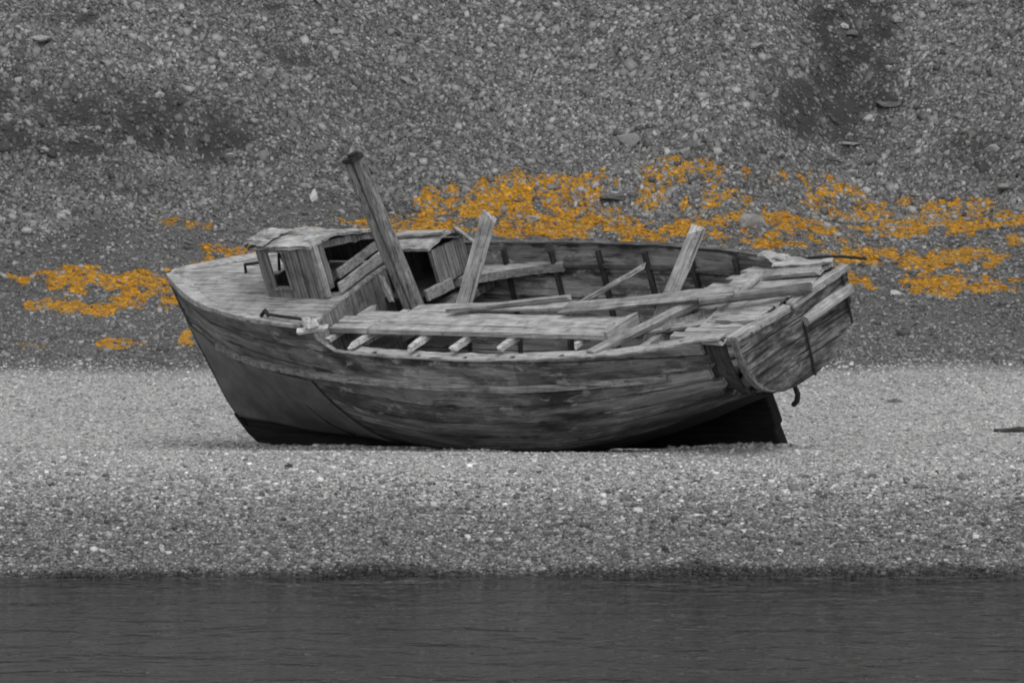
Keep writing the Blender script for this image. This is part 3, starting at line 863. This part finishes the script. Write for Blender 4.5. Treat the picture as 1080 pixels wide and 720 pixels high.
for y, z0, z1 in ((-0.10, 0.76, 1.36), (-0.83, 1.02, 1.56)):
    im = MB(); im.beam((tx(z0) - 0.078, y, z0), (tx(z1) - 0.078, y, z1), (0, 0.012, 0), (0.008, 0, 0), 6, 0.004)
    im.build('iron_strap', M['iron'], boat)
# port corner post, broken
cp = MB()
zz_ = np.linspace(0.86, 1.57, 15)
cp.prism([(tx(z) - 0.004, tw(z) + random.uniform(-0.004, 0.018), z) for z in zz_] + [(tx(z) - 0.004, tw(z) - 0.05 + random.uniform(-0.022, 0.02), z) for z in zz_[::-1]], (-0.075, 0, 0))
cp.build('corner_post', M['cabin_side'], boat, bevel=0.008)
# iron hook under the stern
hk = MB()
hk.tube([(-0.33, 0.03, 0.79), (-0.35, 0.02, 0.70), (-0.36, 0.015, 0.60), (-0.32, 0.01, 0.52), (-0.26, 0.01, 0.48)], [0.022, 0.022, 0.03, 0.03, 0.028], 8)
hk.build('iron_hook', M['iron'], boat)

# -- foredeck in long planks, with an open hatch under the cabin
def xd(y): return 5.15 - 0.16 * max(-0.5, min(1.2, y))
XD = 5.10                                                       # break of the foredeck
HATCH = (5.35, 6.0, -0.45, 0.46)
def deckz(x, y):
    bb = np.interp(x, SX, SB)
    return float(np.interp(x, SX, SZ)) + 0.015 + 0.05 * (1 - min(1, (y / max(bb, 0.05)) ** 2))
fd = MB()
wd = 0.095
ys = np.arange(-1.235, 1.24, wd)
for y0 in ys:
    y1 = y0 + wd - 0.006
    yo = max(abs(y0), abs(y1))
    xe = float(np.interp(yo, SB[::-1][:13], SX[::-1][:13])) if yo < 1.18 else XD
    if xe - XD < 0.05: continue
    xs = list(np.linspace(xd(y0) + random.uniform(-0.012, 0.012), xe - 0.01, max(3, int((xe - XD) / 0.15))))
    dz = random.uniform(-0.004, 0.004)
    for a, c in zip(xs[:-1], xs[1:]):
        if HATCH[2] < (y0 + y1) / 2 < HATCH[3] and HATCH[0] < (a + c) / 2 < HATCH[1] and ((y0 + y1) / 2 > 0.12 or (a + c) / 2 < 5.6): continue
        P = []
        for x in (a, c):
            for y, o in ((y0, 0), (y1, 0), (y1, -0.03), (y0, -0.03)):
                P.append((x, y, deckz(x, y) + dz + o))
        fd.add(P, [(0, 4, 5, 1), (1, 5, 6, 2), (2, 6, 7, 3), (3, 7, 4, 0), (0, 1, 2, 3), (7, 6, 5, 4)])
fd.build('foredeck', M['deck'], boat)
# covering boards round the bow
for sd_ in (1, -1):
    mb = MB()
    xs = [5.15, 5.5, 6, 6.4, 6.8, 7.1, 7.4, 7.6, 7.8, 7.95, 8.06]
    for x in xs:
        bb = float(np.interp(x, SX, SB)); zz = deckz(x, bb) + 0.012
        wi = np.interp(x, [5.1, 6.5, 7.2, 7.6, 8.1], [0.06, 0.07, 0.15, 0.20, 0.06])
        up_ = np.interp(x, [5.1, 6.6, 7.3, 8.1], [0.0, 0.01, 0.035, 0.06])
        for y, z in ((bb + 0.018, zz - 0.05), (bb + 0.022, zz + up_), (max(bb - wi, 0.0), zz + up_ * 0.8), (max(bb - wi, 0.0), zz - 0.05)):
            mb.v.append((x, y * sd_, z + random.uniform(-0.004, 0.004)))
    for i in range(len(xs) - 1):
        o = 4 * i
        for kk in range(4):
            f = (o + kk, o + (kk + 1) % 4, o + 4 + (kk + 1) % 4, o + 4 + kk); mb.f.append(f if sd_ < 0 else f[::-1])
    mb.f += [(0, 1, 2, 3), tuple(4 * (len(xs) - 1) + q for q in (3, 2, 1, 0))]
    mb.build('covering_board', M['pale'], boat, bevel=0.006)
# dark iron rail lying along the port edge of the foredeck, and the bent bars before the cabin
ir = MB()
ir.tube([(5.12, 1.13, 1.90), (5.5, 1.08, 1.915), (5.66, 1.05, 1.92)], 0.018, 8); ir.tube([(5.66, 1.06, 1.91), (5.72, 1.03, 1.96), (5.80, 1.03, 1.90)], 0.022, 8)
ir.build('iron_bar', M['iron'], boat)
for pts in (((6.95, -0.02, 1.955), (6.93, -0.02, 2.06), (6.62, -0.06, 2.075), (6.60, -0.06, 1.955)), ((6.52, -0.1, 1.96), (6.46, -0.1, 2.16), (6.40, -0.1, 1.97))):
    mb = MB(); mb.tube(pts, 0.018, 8); mb.build('bent_bar', M['iron'], boat)
# bulkhead under the break of the foredeck
bk = MB()
for i, y0 in enumerate(np.arange(-0.36, 1.12, 0.105)):
    y1 = y0 + 0.1
    s = (XD + 0.45) / 8.55
    zlow = max(float(np.interp(max(abs(y0), abs(y1)), [section(s, t)[1] for t in np.linspace(0, 1, 40)], [section(s, t)[2] for t in np.linspace(0, 1, 40)])) + 0.08, 0.35)
    if y1 > 1.13: y1 = 1.13
    xx = xd((y0 + y1) / 2) + 0.012 + random.uniform(-0.004, 0.004)
    bk.box((xx, y0, zlow), (xx + 0.028, y1, deckz(XD, (y0 + y1) / 2) - 0.035))
bk.build('bulkhead', M['bulkhead'], boat)
# -- cabin, port half: window side, corner posts, sill boards, torn roof
cab = MB()
YP, ZB, ZT = 0.555, 1.91, 2.485
XA, XF = 5.30, 6.08
def cab_board(mb, x0, x1, z0, z1, y=YP, t=0.028, lean=0.0):
    P = [(x0, y, z0), (x1, y, z0), (x1 + lean, y, z1), (x0 + lean, y, z1)]
    mb.prism(P, (0, -t, 0))
WX0, WX1, WZ0, WZ1 = 5.72, 5.96, 2.03, 2.42
for x0, x1 in ((5.30, 5.405), (5.41, 5.505), (5.512, 5.61), (5.615, 5.72)):
    cab_board(cab, x0, x1 - 0.004, ZB - 0.02 + random.uniform(-0.01, 0.01), ZT, YP + random.uniform(-0.006, 0.006))
cab_board(cab, WX1, XF, ZB - 0.02, ZT)
cab_board(cab, WX0, WX1 - 0.003, ZB - 0.02, WZ0, YP - 0.003)
cab_board(cab, WX0, WX1 - 0.003, WZ1, ZT, YP - 0.003)
cab.build('cabin_side', M['cabin_side'], boat)
wf = MB()
for a, c in (((WX0 - 0.02, WZ0), (WX0 + 0.015, WZ1)), ((WX1 - 0.015, WZ0), (WX1 + 0.02, WZ1))):
    wf.box((a[0], YP + 0.002, a[1]), (c[0], YP + 0.018, c[1]))
wf.box((WX0 - 0.02, YP + 0.003, WZ0 - 0.03), (WX1 + 0.02, YP + 0.022, WZ0 - 0.002))
wf.build('window_frame', M['cabin_side'], boat)
ps = MB()
ps.beam((5.275, 0.53, 1.90), (5.275, 0.53, 2.50), (0.045, 0, 0), (0, 0.03, 0), 3, 0.004); ps.build('cabin_post', M['cabin_post'], boat, bevel=0.006)
ps = MB(); ps.beam((5.285, 0.425, 1.96), (5.285, 0.425, 2.50), (0.025, 0, 0), (0, 0.04, 0), 3, 0.004); ps.build('cabin_post', M['cabin_side'], boat, bevel=0.006)
ps = MB(); ps.beam((6.09, 0.52, 1.91), (6.09, 0.52, 2.48), (0.03, 0, 0), (0, 0.03, 0), 3, 0.004); ps.build('cabin_post', M['bulkhead'], boat, bevel=0.006)
sb = MB(); sb.beam((xd(.47) + 0.05, 0.47, 1.975), (xd(-.42) + 0.05, -0.42, 1.985), (0.018, 0, 0), (0, 0, 0.058), 6, 0.004); sb.build('door_sill', M['pale_cross'], boat, bevel=0.006)
sb = MB(); sb.beam((xd(.36) + 0.11, 0.36, 2.09), (xd(-.42) + 0.11, -0.42, 2.10), (0.016, 0, 0), (0, 0, 0.052), 6, 0.004); sb.build('door_sill', M['plank'], boat, bevel=0.006)
# inside walls that keep the cabin dark: starboard boards and an added dark front board
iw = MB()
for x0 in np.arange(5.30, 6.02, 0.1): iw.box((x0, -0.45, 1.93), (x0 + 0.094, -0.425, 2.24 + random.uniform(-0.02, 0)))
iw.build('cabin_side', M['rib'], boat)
fw_ = MB()  # low dark board standing in for the hatch's shade behind the window
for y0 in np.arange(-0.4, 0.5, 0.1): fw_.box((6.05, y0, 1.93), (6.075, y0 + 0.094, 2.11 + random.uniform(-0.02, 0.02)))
fw_.build('added_dark_board', M['rib'], boat)
# roof: cambered, falls to starboard, ragged felt edges
def roofz(y): return 2.505 - 0.32 * max(0, 0.25 - y) - 0.03 * max(0, y - 0.45)
rf = MB()
ry = np.linspace(0.60, -0.50, 14); rx = np.linspace(5.24, 6.20, 14)
jit = {}
for top_ in (1, 0):
    for i, y in enumerate(ry):
        for j, x in enumerate(rx):
            jx = jit.setdefault((i, j), (random.uniform(-0.012, 0.012), random.uniform(-0.006, 0.008)))
            edge = (0.035 * math.sin(i * 1.9) if j in (0, 13) else 0)
            x_ = x + edge + jx[0]
            if j == 13: x_ += 0.25 * np.clip((0.3 - y) / 0.5, 0, 1)
            rf.v.append((x_, y + jx[0], roofz(y) + jx[1] + (0.0 if top_ else -0.028) + (0.03 * math.sin(x * 7 + y * 9) if j > 11 else 0)))
n1 = len(ry) * len(rx)
for i in range(13):
    for j in range(13):
        a = i * 14 + j
        rf.f.append((a, a + 1, a + 15, a + 14)); rf.f.append((n1 + a + 14, n1 + a + 15, n1 + a + 1, n1 + a))
ring = [i for i in range(14)] + [14 * i + 13 for i in range(1, 14)] + [14 * 13 + j for j in range(12, -1, -1)] + [14 * i for i in range(12, 0, -1)]
for a, c in zip(ring, ring[1:] + ring[:1]): rf.f.append((c, a, n1 + a, n1 + c))
rf_o = rf.build('cabin_roof', M['felt'], boat)
# rolled torn felt on the front corner
ft = MB(); nf = 11
for i in range(nf):
    for j in range(nf):
        a_, b_ = i / (nf - 1), j / (nf - 1)
        x = 5.92 + 0.36 * b_ + 0.16 * a_ * b_ + random.uniform(-.02, .02) * (1 if 0 < j else 0)
        y = 0.615 - 0.62 * a_ + random.uniform(-.015, .015)
        z = roofz(y) + 0.012 + 0.05 * b_ * abs(math.sin(a_ * 9 + b_ * 4)) + random.uniform(0, 0.02) - (0.10 * max(0, b_ - 0.72) / 0.28 * (1 - 0.6 * a_))
        ft.v.append((x, y, z))
for i in range(nf - 1):
    for j in range(nf - 1):
        o = i * nf + j; ft.f.append((o, o + 1, o + nf + 1, o + nf))
fto = ft.build('torn_felt', M['felt'], rf_o)
q = fto.modifiers.new('thickness', 'SOLIDIFY'); q.thickness = 0.008
# lintel rag over the doorway
lt = MB()
lt.beam((5.30, 0.40, 2.44), (5.30, -0.45, 2.22), (0.012, 0, 0), (0, 0, 0.035), 10, 0.012, 1)
lt.build('door_lintel', M['bulkhead'], boat)

# -- cabin, starboard half: lower roof, planked aft wall, open side
YS = -0.47
s2 = MB()
for i, y1 in enumerate((-0.50, -0.625, -0.75, -0.875)):
    s2.box((4.60 + random.uniform(-.005, .005), y1 - 0.12, 1.60), (4.625, y1, 2.02 - 0.05 * (i + 1) / 4))
s2.build('cabin_wall', M['cabin_side'], boat)
ps = MB(); ps.beam((4.60, -0.475, 1.62), (4.60, -0.475, 2.02), (0.03, 0, 0), (0, 0.028, 0), 2, 0.003); ps.build('cabin_post', M['cabin_side'], boat, bevel=0.005)
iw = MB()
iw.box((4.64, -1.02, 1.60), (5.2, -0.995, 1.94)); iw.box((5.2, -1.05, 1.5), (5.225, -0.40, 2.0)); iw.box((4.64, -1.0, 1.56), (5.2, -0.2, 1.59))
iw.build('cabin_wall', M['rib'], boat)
r2 = MB()
g_ = []
rys, rxs = np.linspace(-0.40, -1.06, 9), np.linspace(4.56, 5.30, 9)
for top_ in (1, 0):
    for i, y in enumerate(rys):
        for j, x in enumerate(rxs):
            r2.v.append((x + (0.012 * math.sin(i * 2.3) if j in (0, 8) else 0), y, 2.065 - 0.03 * max(0, i - 5) + 0.05 * math.sin(i / 8 * math.pi) + (0 if top_ else -0.03) + 0.004 * math.sin(i * 5 + j * 3)))
n1 = 81
for i in range(8):
    for j in range(8):
        a = i * 9 + j
        r2.f.append((a, a + 1, a + 10, a + 9)); r2.f.append((n1 + a + 9, n1 + a + 10, n1 + a + 1, n1 + a))
ring = list(range(9)) + [9 * i + 8 for i in range(1, 9)] + [72 + j for j in range(7, -1, -1)] + [9 * i for i in range(7, 0, -1)]
for a, c in zip(ring, ring[1:] + ring[:1]): r2.f.append((c, a, n1 + a, n1 + c))
r2.build('cabin_roof', M['felt'], boat)
rs = MB(); rs.beam((5.25, -0.62, 2.13), (4.52, -0.66, 2.155), (0, 0.05, 0), (0, 0, 0.012), 5, 0.006, 1, 0.02); rs.build('roof_batten', M['pale'], boat)
rs = MB(); rs.beam((4.56, -0.86, 2.13), (4.42, -1.00, 1.86), (0.0, 0.04, 0.02), (0.012, 0, 0), 4, 0.006, 1, 0.02); rs.build('loose_trim', M['cabin_post'], boat)
sb = MB(); sb.beam((4.585, -0.20, 1.607), (4.585, -0.64, 1.575), (0.02, 0, 0), (0, 0, 0.062), 5, 0.004); sb.build('door_sill', M['plank'], boat, bevel=0.006)

# -- mast stump: two scarfed halves with an iron cap
ms_ = MB()
def mast_pt(z): return np.array([4.60 + (z - 1.55) * 0.155, 0, z])
ms_.tube([mast_pt(z) + np.array([-0.035, -0.02, 0]) for z in (1.42, 1.5, 1.6, 2.1, 2.6, 3.0, 3.27)], [0.078, 0.08, 0.08, 0.08, 0.078, 0.076, 0.072], 7, 0.03)
mo = ms_.build('mast', M['mast'], boat)
ms2 = MB()
ms2.tube([mast_pt(z) + np.array([0.055, 0.035, 0]) for z in (1.42, 1.6, 1.95, 2.2, 2.6, 3.0, 3.25)], [0.05, 0.05, 0.055, 0.056, 0.056, 0.054, 0.05], 6, 0.05)
ms2.build('mast_fish', M['bulkhead'], mo)
cpm = MB()
cpm.tube([mast_pt(3.235), mast_pt(3.28)], 0.118, 9, 0.06)
cpm.tube([mast_pt(3.27) + np.array([-0.03, 0, 0]), mast_pt(3.32) + np.array([-0.03, 0.0, 0])], 0.06, 8, 0.15)
cpm.build('mast_cap', M['iron'], mo)
mt_ = MB(); mt_.beam((4.60, 1.10, 1.375), (4.60, -1.14, 1.375), (0.14, 0, 0), (0, 0, 0.04), 6, 0.004); mt_.build('mast_thwart', M['bulkhead'], boat, bevel=0.006)
ck = MB()
ck.beam((4.83, 0.12, 1.98), (4.75, 0.14, 1.68), (0.03, 0, 0), (0, 0.02, 0), 4, 0.012, 0.8, 0.03)
ck.build('mast_wedge', M['cabin_post'], mo)

# -- side deck planks still nailed to the port ends of the deck beams
dz_ = lambda x: 1.605 + 0.022 * (x - 1.2)
dk = MB()
for i, (y0, y1, x0, x1, t, lift) in enumerate(((0.72, 0.875, 1.17, 5.42, 0.05, 0.0), (0.55, 0.712, 1.30, 5.22, 0.05, 0.004), (0.385, 0.54, 1.22, 4.9, 0.05, -0.003))):
    n = 18; b = len(dk.v)
    for q in range(n + 1):
        x = x0 + (x1 - x0) * q / n
        rag = random.uniform(-0.05, 0.05) if q in (0, n) else 0
        taper = (y1 - y0) * 0.45 * max(0, (q - n + 3) / 3) if i == 0 else 0
        for y, o in ((y0 + taper, 0), (y1, 0), (y1, -t), (y0 + taper, -t)):
            dk.v.append((x + rag * (1 if o == 0 else 0.5), y + random.uniform(-.004, .004), dz_(x) + lift + o + random.uniform(-.003, .003)))
    for q in range(n):
        o = b + 4 * q
        for kk in range(4): dk.f.append((o + kk, o + (kk + 1) % 4, o + 4 + (kk + 1) % 4, o + 4 + kk))
    dk.f += [(b + 3, b + 2, b + 1, b), tuple(b + 4 * n + q for q in range(4))]
dk.build('side_deck', M['pale'], boat)
# the boxed end of that deck
be = MB(); be.beam((1.16, 0.40, 1.555), (1.16, 0.90, 1.55), (0.028, 0, 0), (0, 0, 0.10), 5, 0.008, 1, 0.02); be.build('deck_end_board', M['pale_cross'], boat)
# beams: stubs stick out past the planks on the port side
for x, y1 in ((4.45, 1.10), (3.72, 1.14), (3.1, 1.15), (2.45, 1.14), (1.55, 0.98), (5.0, 0.98)):
    mb = MB(); zb_ = dz_(x) - 0.05 - 0.042
    mb.beam((x + 0.06, 0.15 if x > 3.5 else 0.36, zb_ + 0.005), (x + random.uniform(-.05, .1), y1, zb_ - 0.0), (0.045, 0, 0), (0, 0, 0.032), 5, 0.006, 0.8, 0.06)
    mb.build('deck_beam', M['bleached'], boat)
for x in (2.45, 3.72):
    mb = MB(); zb_ = dz_(x) - 0.05 - 0.045
    mb.beam((x + 0.05, -1.17, 1.50), (x + 0.06, 0.36, zb_), (0.04, 0, 0), (0, 0, 0.035), 6, 0.005); 
# -- aft deck
ad = MB()
for y0 in np.arange(-0.98, 0.90, 0.115):
    y1 = y0 + 0.108
    if y1 > 0.25: x1 = 0.25 + random.uniform(-0.15, 0.25)
    else: x1 = 0.75 + random.uniform(-0.1, 0.15)
    zc = 1.545 + 0.02 * (1 - (y0 / 1.0) ** 2)
    ad.beam((-0.40, (y0 + y1) / 2, zc), (x1, (y0 + y1) / 2, zc + 0.02), (0, 0.054, 0), (0, 0, 0.016), 6, 0.004, 1, 0.03)
ad.build('aft_deck', M['deck'], boat)
gx = list(np.arange(0.0, 4.7, 0.12)) + [4.75, 4.80, 4.85, 4.90, 4.95, 5.0, 5.04, 5.08]
gmb = MB()
for x in gx:
    p_, n_ = on_hull(x, min(zcut(x), float(np.interp(x, SX, SZ)) - 0.002))
    j_ = random.uniform(-.003, .003)
    for oy, oz in ((0.003, -0.010), (0.003, 0.008), (-0.048, 0.006), (-0.048, -0.010)):
        gmb.v.append((x, p_[1] + oy, p_[2] + oz + j_))
for i in range(len(gx) - 1):
    o = 4 * i
    for kk in range(4): gmb.f.append((o + kk, o + 4 + kk, o + 4 + (kk + 1) % 4, o + (kk + 1) % 4)[::-1])
gmb.f += [(0, 1, 2, 3)[::-1], tuple(4 * (len(gx) - 1) + q for q in (3, 2, 1, 0))[::-1]]
gmb.build('gunwale', M['plank'], boat, bevel=0.004)
ww = MB()
wx_ = list(np.arange(0.3, 4.72, 0.12))
for x in wx_:
    p_, n_ = on_hull(x, zcut(x) - 0.03)
    j_, e_ = random.uniform(-.004, .004), random.uniform(-.02, .02)
    for oy, oz in ((-0.055, 0.0), (-0.055, 0.022), (-0.20 + e_, 0.03), (-0.20 + e_, 0.008)):
        ww.v.append((x, p_[1] + oy, p_[2] + oz + j_))
for i in range(len(wx_) - 1):
    o = 4 * i
    for kk in range(4): ww.f.append((o + kk, o + 4 + kk, o + 4 + (kk + 1) % 4, o + (kk + 1) % 4)[::-1])
ww.f += [(0, 1, 2, 3)[::-1], tuple(4 * (len(wx_) - 1) + q for q in (3, 2, 1, 0))[::-1]]
ww.build('waterway_board', M['pale'], boat, bevel=0.004)
cb_ = along(1, list(np.arange(-0.38, 1.4, 0.12)), -0.004, 0, 0.14, 0.03, 'covering_board', M['pale'], zfun=lambda x: min(zcut(x), float(np.interp(x, SX, SZ))) - 0.012, jit=0.008)
along(-1, list(np.arange(-0.40, 0.62, 0.1)), -0.02, 0.0, 0.13, 0.04, 'rail_cap', M['pale'], jit=0.012)
bmq = MB(); bmq.beam((0.72, 1.05, 1.44), (0.72, -1.08, 1.50), (0.05, 0, 0), (0, 0, 0.05), 6, 0.006); bmq.build('deck_beam', M['plank'], boat)

# ------------------------------------------------------------------ loose timber lying in and on the boat: each piece is a thing
def unproj(u, v, n, c):
    K = FOCAL / 36 * 1080
    d = BM.T @ (FW + RT * (u - 540) / K - UP * (v - 360) / K); o = BM.T @ (EYE - BO); n = np.array(n, float)
    return o + d * ((c - n @ o) / (n @ d))
def loose(name, p0, p1, wid, thk, mat, label, cat, face=None, n=8, jit=0.006, taper=1.0, ragged=0.07, round_=False, bend=0.0, group=None):
    """a timber from boat point p0 to p1; its mesh lies along its own x axis"""
    a, b_ = b2w(p0), b2w(p1)
    L = np.linalg.norm(b_ - a); ax = (b_ - a) / L
    f = (BM @ np.array(face, float)) if face is not None else np.array([0, -1.0, 0.2])
    f = f - ax * (f @ ax); f /= np.linalg.norm(f)
    side = np.cross(f, ax)
    mb = MB()
    if round_:
        mb.tube([(L * q / n, bend * math.sin(math.pi * q / n), 0) for q in range(n + 1)], [wid / 2 * (1 + (taper - 1) * q / n) for q in range(n + 1)], 10, 0.05)
    else:
        mb.beam((0, 0, 0), (L, 0, 0), (0, wid / 2, 0), (0, 0, thk / 2), n, jit, taper, ragged)
        if bend: mb.v = [(x, y, z + bend * math.sin(math.pi * x / L)) for x, y, z in mb.v]
    o = mb.build(name, mat, None, bevel=0.004)
    o.matrix_world = Matrix([[ax[i], side[i], f[i], a[i]] for i in range(3)] + [[0, 0, 0, 1]])
    return tag(o, label, cat, group)
def ext(p, q, k):                                               # carry the line q -> p on beyond p by k metres
    p, q = np.array(p), np.array(q); return p + (p - q) / np.linalg.norm(p - q) * k
# tall plank leaning beside the starboard cabin
a, c = unproj(489, 322, (0, 1, 0), 0.12), unproj(516, 226, (0, 1, 0), 0.02)
loose('plank', ext(a, c, 0.35), c, 0.165, 0.045, M['bleached'], 'tall pale plank leaning upright beside the starboard cabin', 'plank')
a, c = unproj(704, 318, (0, 1, 0), 0.15), unproj(736, 243, (0, 1, 0), -0.05)
loose('plank', ext(a, c, 0.7), c, 0.155, 0.045, M['bleached'], 'shorter pale plank leaning upright in the stern half of the boat', 'plank')
a, c = unproj(612, 320, (0, 1, 0), 0.0), unproj(681, 280, (0, 1, 0), -0.55)
loose('batten', ext(a, c, 0.25), c, 0.055, 0.035, M['plank'], 'thin slanting batten between the two upright planks', 'batten')
a, c = unproj(476, 327, (0, 0, 1), 1.71), unproj(603, 314, (0, 0, 1), 1.69)
loose('batten', a, c, 0.075, 0.05, M['plank'], 'narrow batten lying across the foot of the tall leaning plank', 'batten', (0, 0, 1))
a, c = unproj(440, 326, (0, 0, 1), 1.665), unproj(655, 321, (0, 0, 1), 1.645)
loose('plank', a, c, 0.20, 0.03, M['pale'], 'long flat pale plank lying along the inner edge of the side deck', 'plank', (0, 0, 1))
a, c = unproj(596, 326, (0, 0, 1), 1.69), unproj(772, 308, (0, 0, 1), 1.77)
loose('plank', a, c, 0.15, 0.04, M['plank'], 'long grey plank running from the side deck aft to the round pole', 'plank', (0, 0.4, 1), jit=0.007)
a, c = unproj(622, 373, (0, 0, 1), 1.51), unproj(735, 318, (0, 0, 1), 1.67)
loose('plank', a, c, 0.115, 0.05, M['plank'], 'slanting plank with one end on the cut port gunwale', 'plank', (0, 0.3, 1), taper=1.3)
a, c = unproj(736, 350, (0, 0, 1), 1.56), unproj(798, 293, (0, 0, 1), 1.63)
loose('batten', a, c, 0.06, 0.045, M['pale'], 'slim pale stick slanting across the broken aft deck under the round pole', 'batten', (0, 0.3, 1))
a, c = unproj(738, 318, (0, 0, 1), 1.74), unproj(856, 303, (0, 0, 1), 1.66)
loose('pole', a, c, 0.105, 0.1, M['rub'], 'grey round pole lying across the aft deck with its cut end by the transom', 'pole', round_=True, n=10, taper=1.1)
loose('plank', unproj(693, 366, (0, 0, 1), 1.53), unproj(790, 349, (0, 0, 1), 1.57), 0.13, 0.03, M['plank'], 'broken grey board lying along the port edge of the aft deck', 'plank', (0, 0.2, 1), jit=0.010, ragged=0.08)
loose('plank', unproj(752, 345, (0, 0, 1), 1.56), unproj(800, 343, (0, 0, 1), 1.57), 0.16, 0.03, M['dark_wood'], 'short dark broken board on the aft deck beside the slim stick', 'plank', (0, 0.3, 1), jit=0.012, ragged=0.06)
loose('plank', unproj(700, 345, (0, 0, 1), 1.56), unproj(756, 330, (0, 0, 1), 1.58), 0.17, 0.03, M['bulkhead'], 'dark splintered board under the slanting plank near the stern', 'plank', (0, 0.3, 1), jit=0.012, ragged=0.08)
loose('plank', unproj(655, 352, (0, 0, 1), 1.54), unproj(770, 337, (0, 0, 1), 1.56), 0.11, 0.03, M['plank'], 'grey board lying under the slanting plank behind the boxed deck end', 'plank', (0, 0.2, 1), jit=0.006, ragged=0.05)
loose('plank', unproj(806, 290, (0, 0, 1), 1.63), unproj(866, 285, (0, 0, 1), 1.62), 0.14, 0.05, M['plank'], 'short thick plank lying near the starboard corner of the transom', 'plank', (0, 0.2, 1), jit=0.008, ragged=0.05)
loose('splinter', unproj(807, 268, (0, 1, 0), -0.98), unproj(823, 280, (0, 1, 0), -0.94), 0.05, 0.03, M['pale'], 'pale splinter of wood at the aft end of the starboard rail', 'splinter', jit=0.008, ragged=0.03)
loose('plank', unproj(815, 279, (0, 0, 1), 1.665), unproj(878, 276, (0, 0, 1), 1.665), 0.12, 0.03, M['pale'], 'pale ragged board on top of the starboard quarter beside the iron rod', 'plank', (0, 0, 1), jit=0.012, ragged=0.06)
loose('iron_rod', unproj(838, 274, (0, 1, 0), -1.02), unproj(914, 273, (0, 1, 0), -1.0), 0.032, 0.03, M['iron'], 'thin black iron rod sticking out past the starboard stern', 'rod', round_=True, bend=0.03)
loose('splinter', unproj(312, 350, (0, 1, 0), 1.23), unproj(346, 345, (0, 1, 0), 1.12), 0.07, 0.035, M['bleached'], 'short pale board end jutting over the gunwale at the break of the foredeck', 'splinter', (0, 0.4, 1), ragged=0.03)
loose('splinter', unproj(320, 341, (0, 1, 0), 1.21), unproj(334, 340, (0, 1, 0), 1.19), 0.12, 0.03, M['bleached'], 'crumpled white scrap at the break of the foredeck', 'scrap', (0, 0.7, 0.6), n=4, jit=0.016)

# ------------------------------------------------------------------ bits on the beach
def drift(u, v, wpx, hpx, mat, label, seed, cat='driftwood', group=None, name='driftwood'):
    p = at(u, v); k_ = (p[1] + 70) / 70 / 100
    r = random.Random(seed); mb = MB(); L = wpx * k_; rad = hpx * k_ / 2
    pts = [(L * (q / 6 - 0.5), 0.25 * rad * r.uniform(-1, 1), rad * 0.6 + rad * 0.25 * r.uniform(-1, 1)) for q in range(7)]
    mb.tube(pts, [rad * s_ * r.uniform(0.85, 1.1) for s_ in (0.45, 0.85, 1, 1, 0.95, 0.8, 0.4)], 8, 0.12)
    o = mb.build(name, mat); o.location = p; o.rotation_euler = (0, 0, r.uniform(-0.15, 0.15))
    return tag(o, label, cat, group)
drift(1075, 456, 54, 7, M['drift'], 'dark driftwood log on the flat beach at the right edge', 1)
drift(305, 493, 8, 6, M['drift'], 'small dark lump on the gravel in front of the bow', 2)
SL = [(752, 568, 16, 3), (786, 568, 16, 4), (843, 575, 10, 5), (878, 569, 16, 4), (907, 573, 20, 4), (1037, 555, 9, 5), (1053, 571, 9, 5), (1016, 575, 12, 3), (970, 515, 14, 3), (911, 521, 10, 3)]
for i, (u, v, a_, c_) in enumerate(SL):
    drift(u, v, a_, c_, M['drift'], 'small dark strip of washed up weed on the shingle slope above the waterline', 10 + i, 'seaweed', 'dark weed strips on the shingle', 'seaweed')
# a low dark plant tuft on the flat behind the stern: one root cushion with blades rising out of it
tf = MB(); p0 = at(944, 424)
nr, na = 7, 26
for i in range(nr):
    for j in range(na):
        r_ = 0.10 * (i + 1) / nr; a_ = 6.2832 * j / na
        h_ = (0.012 * (1 - (i / (nr - 1)) ** 2) + random.uniform(0.0, 0.035)) * (0 if i == nr - 1 else 1)
        tf.v.append((r_ * math.cos(a_) * random.uniform(0.85, 1.15), 1.3 * r_ * math.sin(a_), h_ - 0.005))
for i in range(nr - 1):
    for j in range(na): tf.f.append((i * na + j, (i + 1) * na + j, (i + 1) * na + (j + 1) % na, i * na + (j + 1) % na))
tf.f.append(tuple(range(na)))
to = tf.build('plant_tuft', plain('dry_dark_plant', 0.06, 0.15, 20)); to.location = p0
tag(to, 'low dark tuft growing on the flat gravel right of the stern', 'plant')
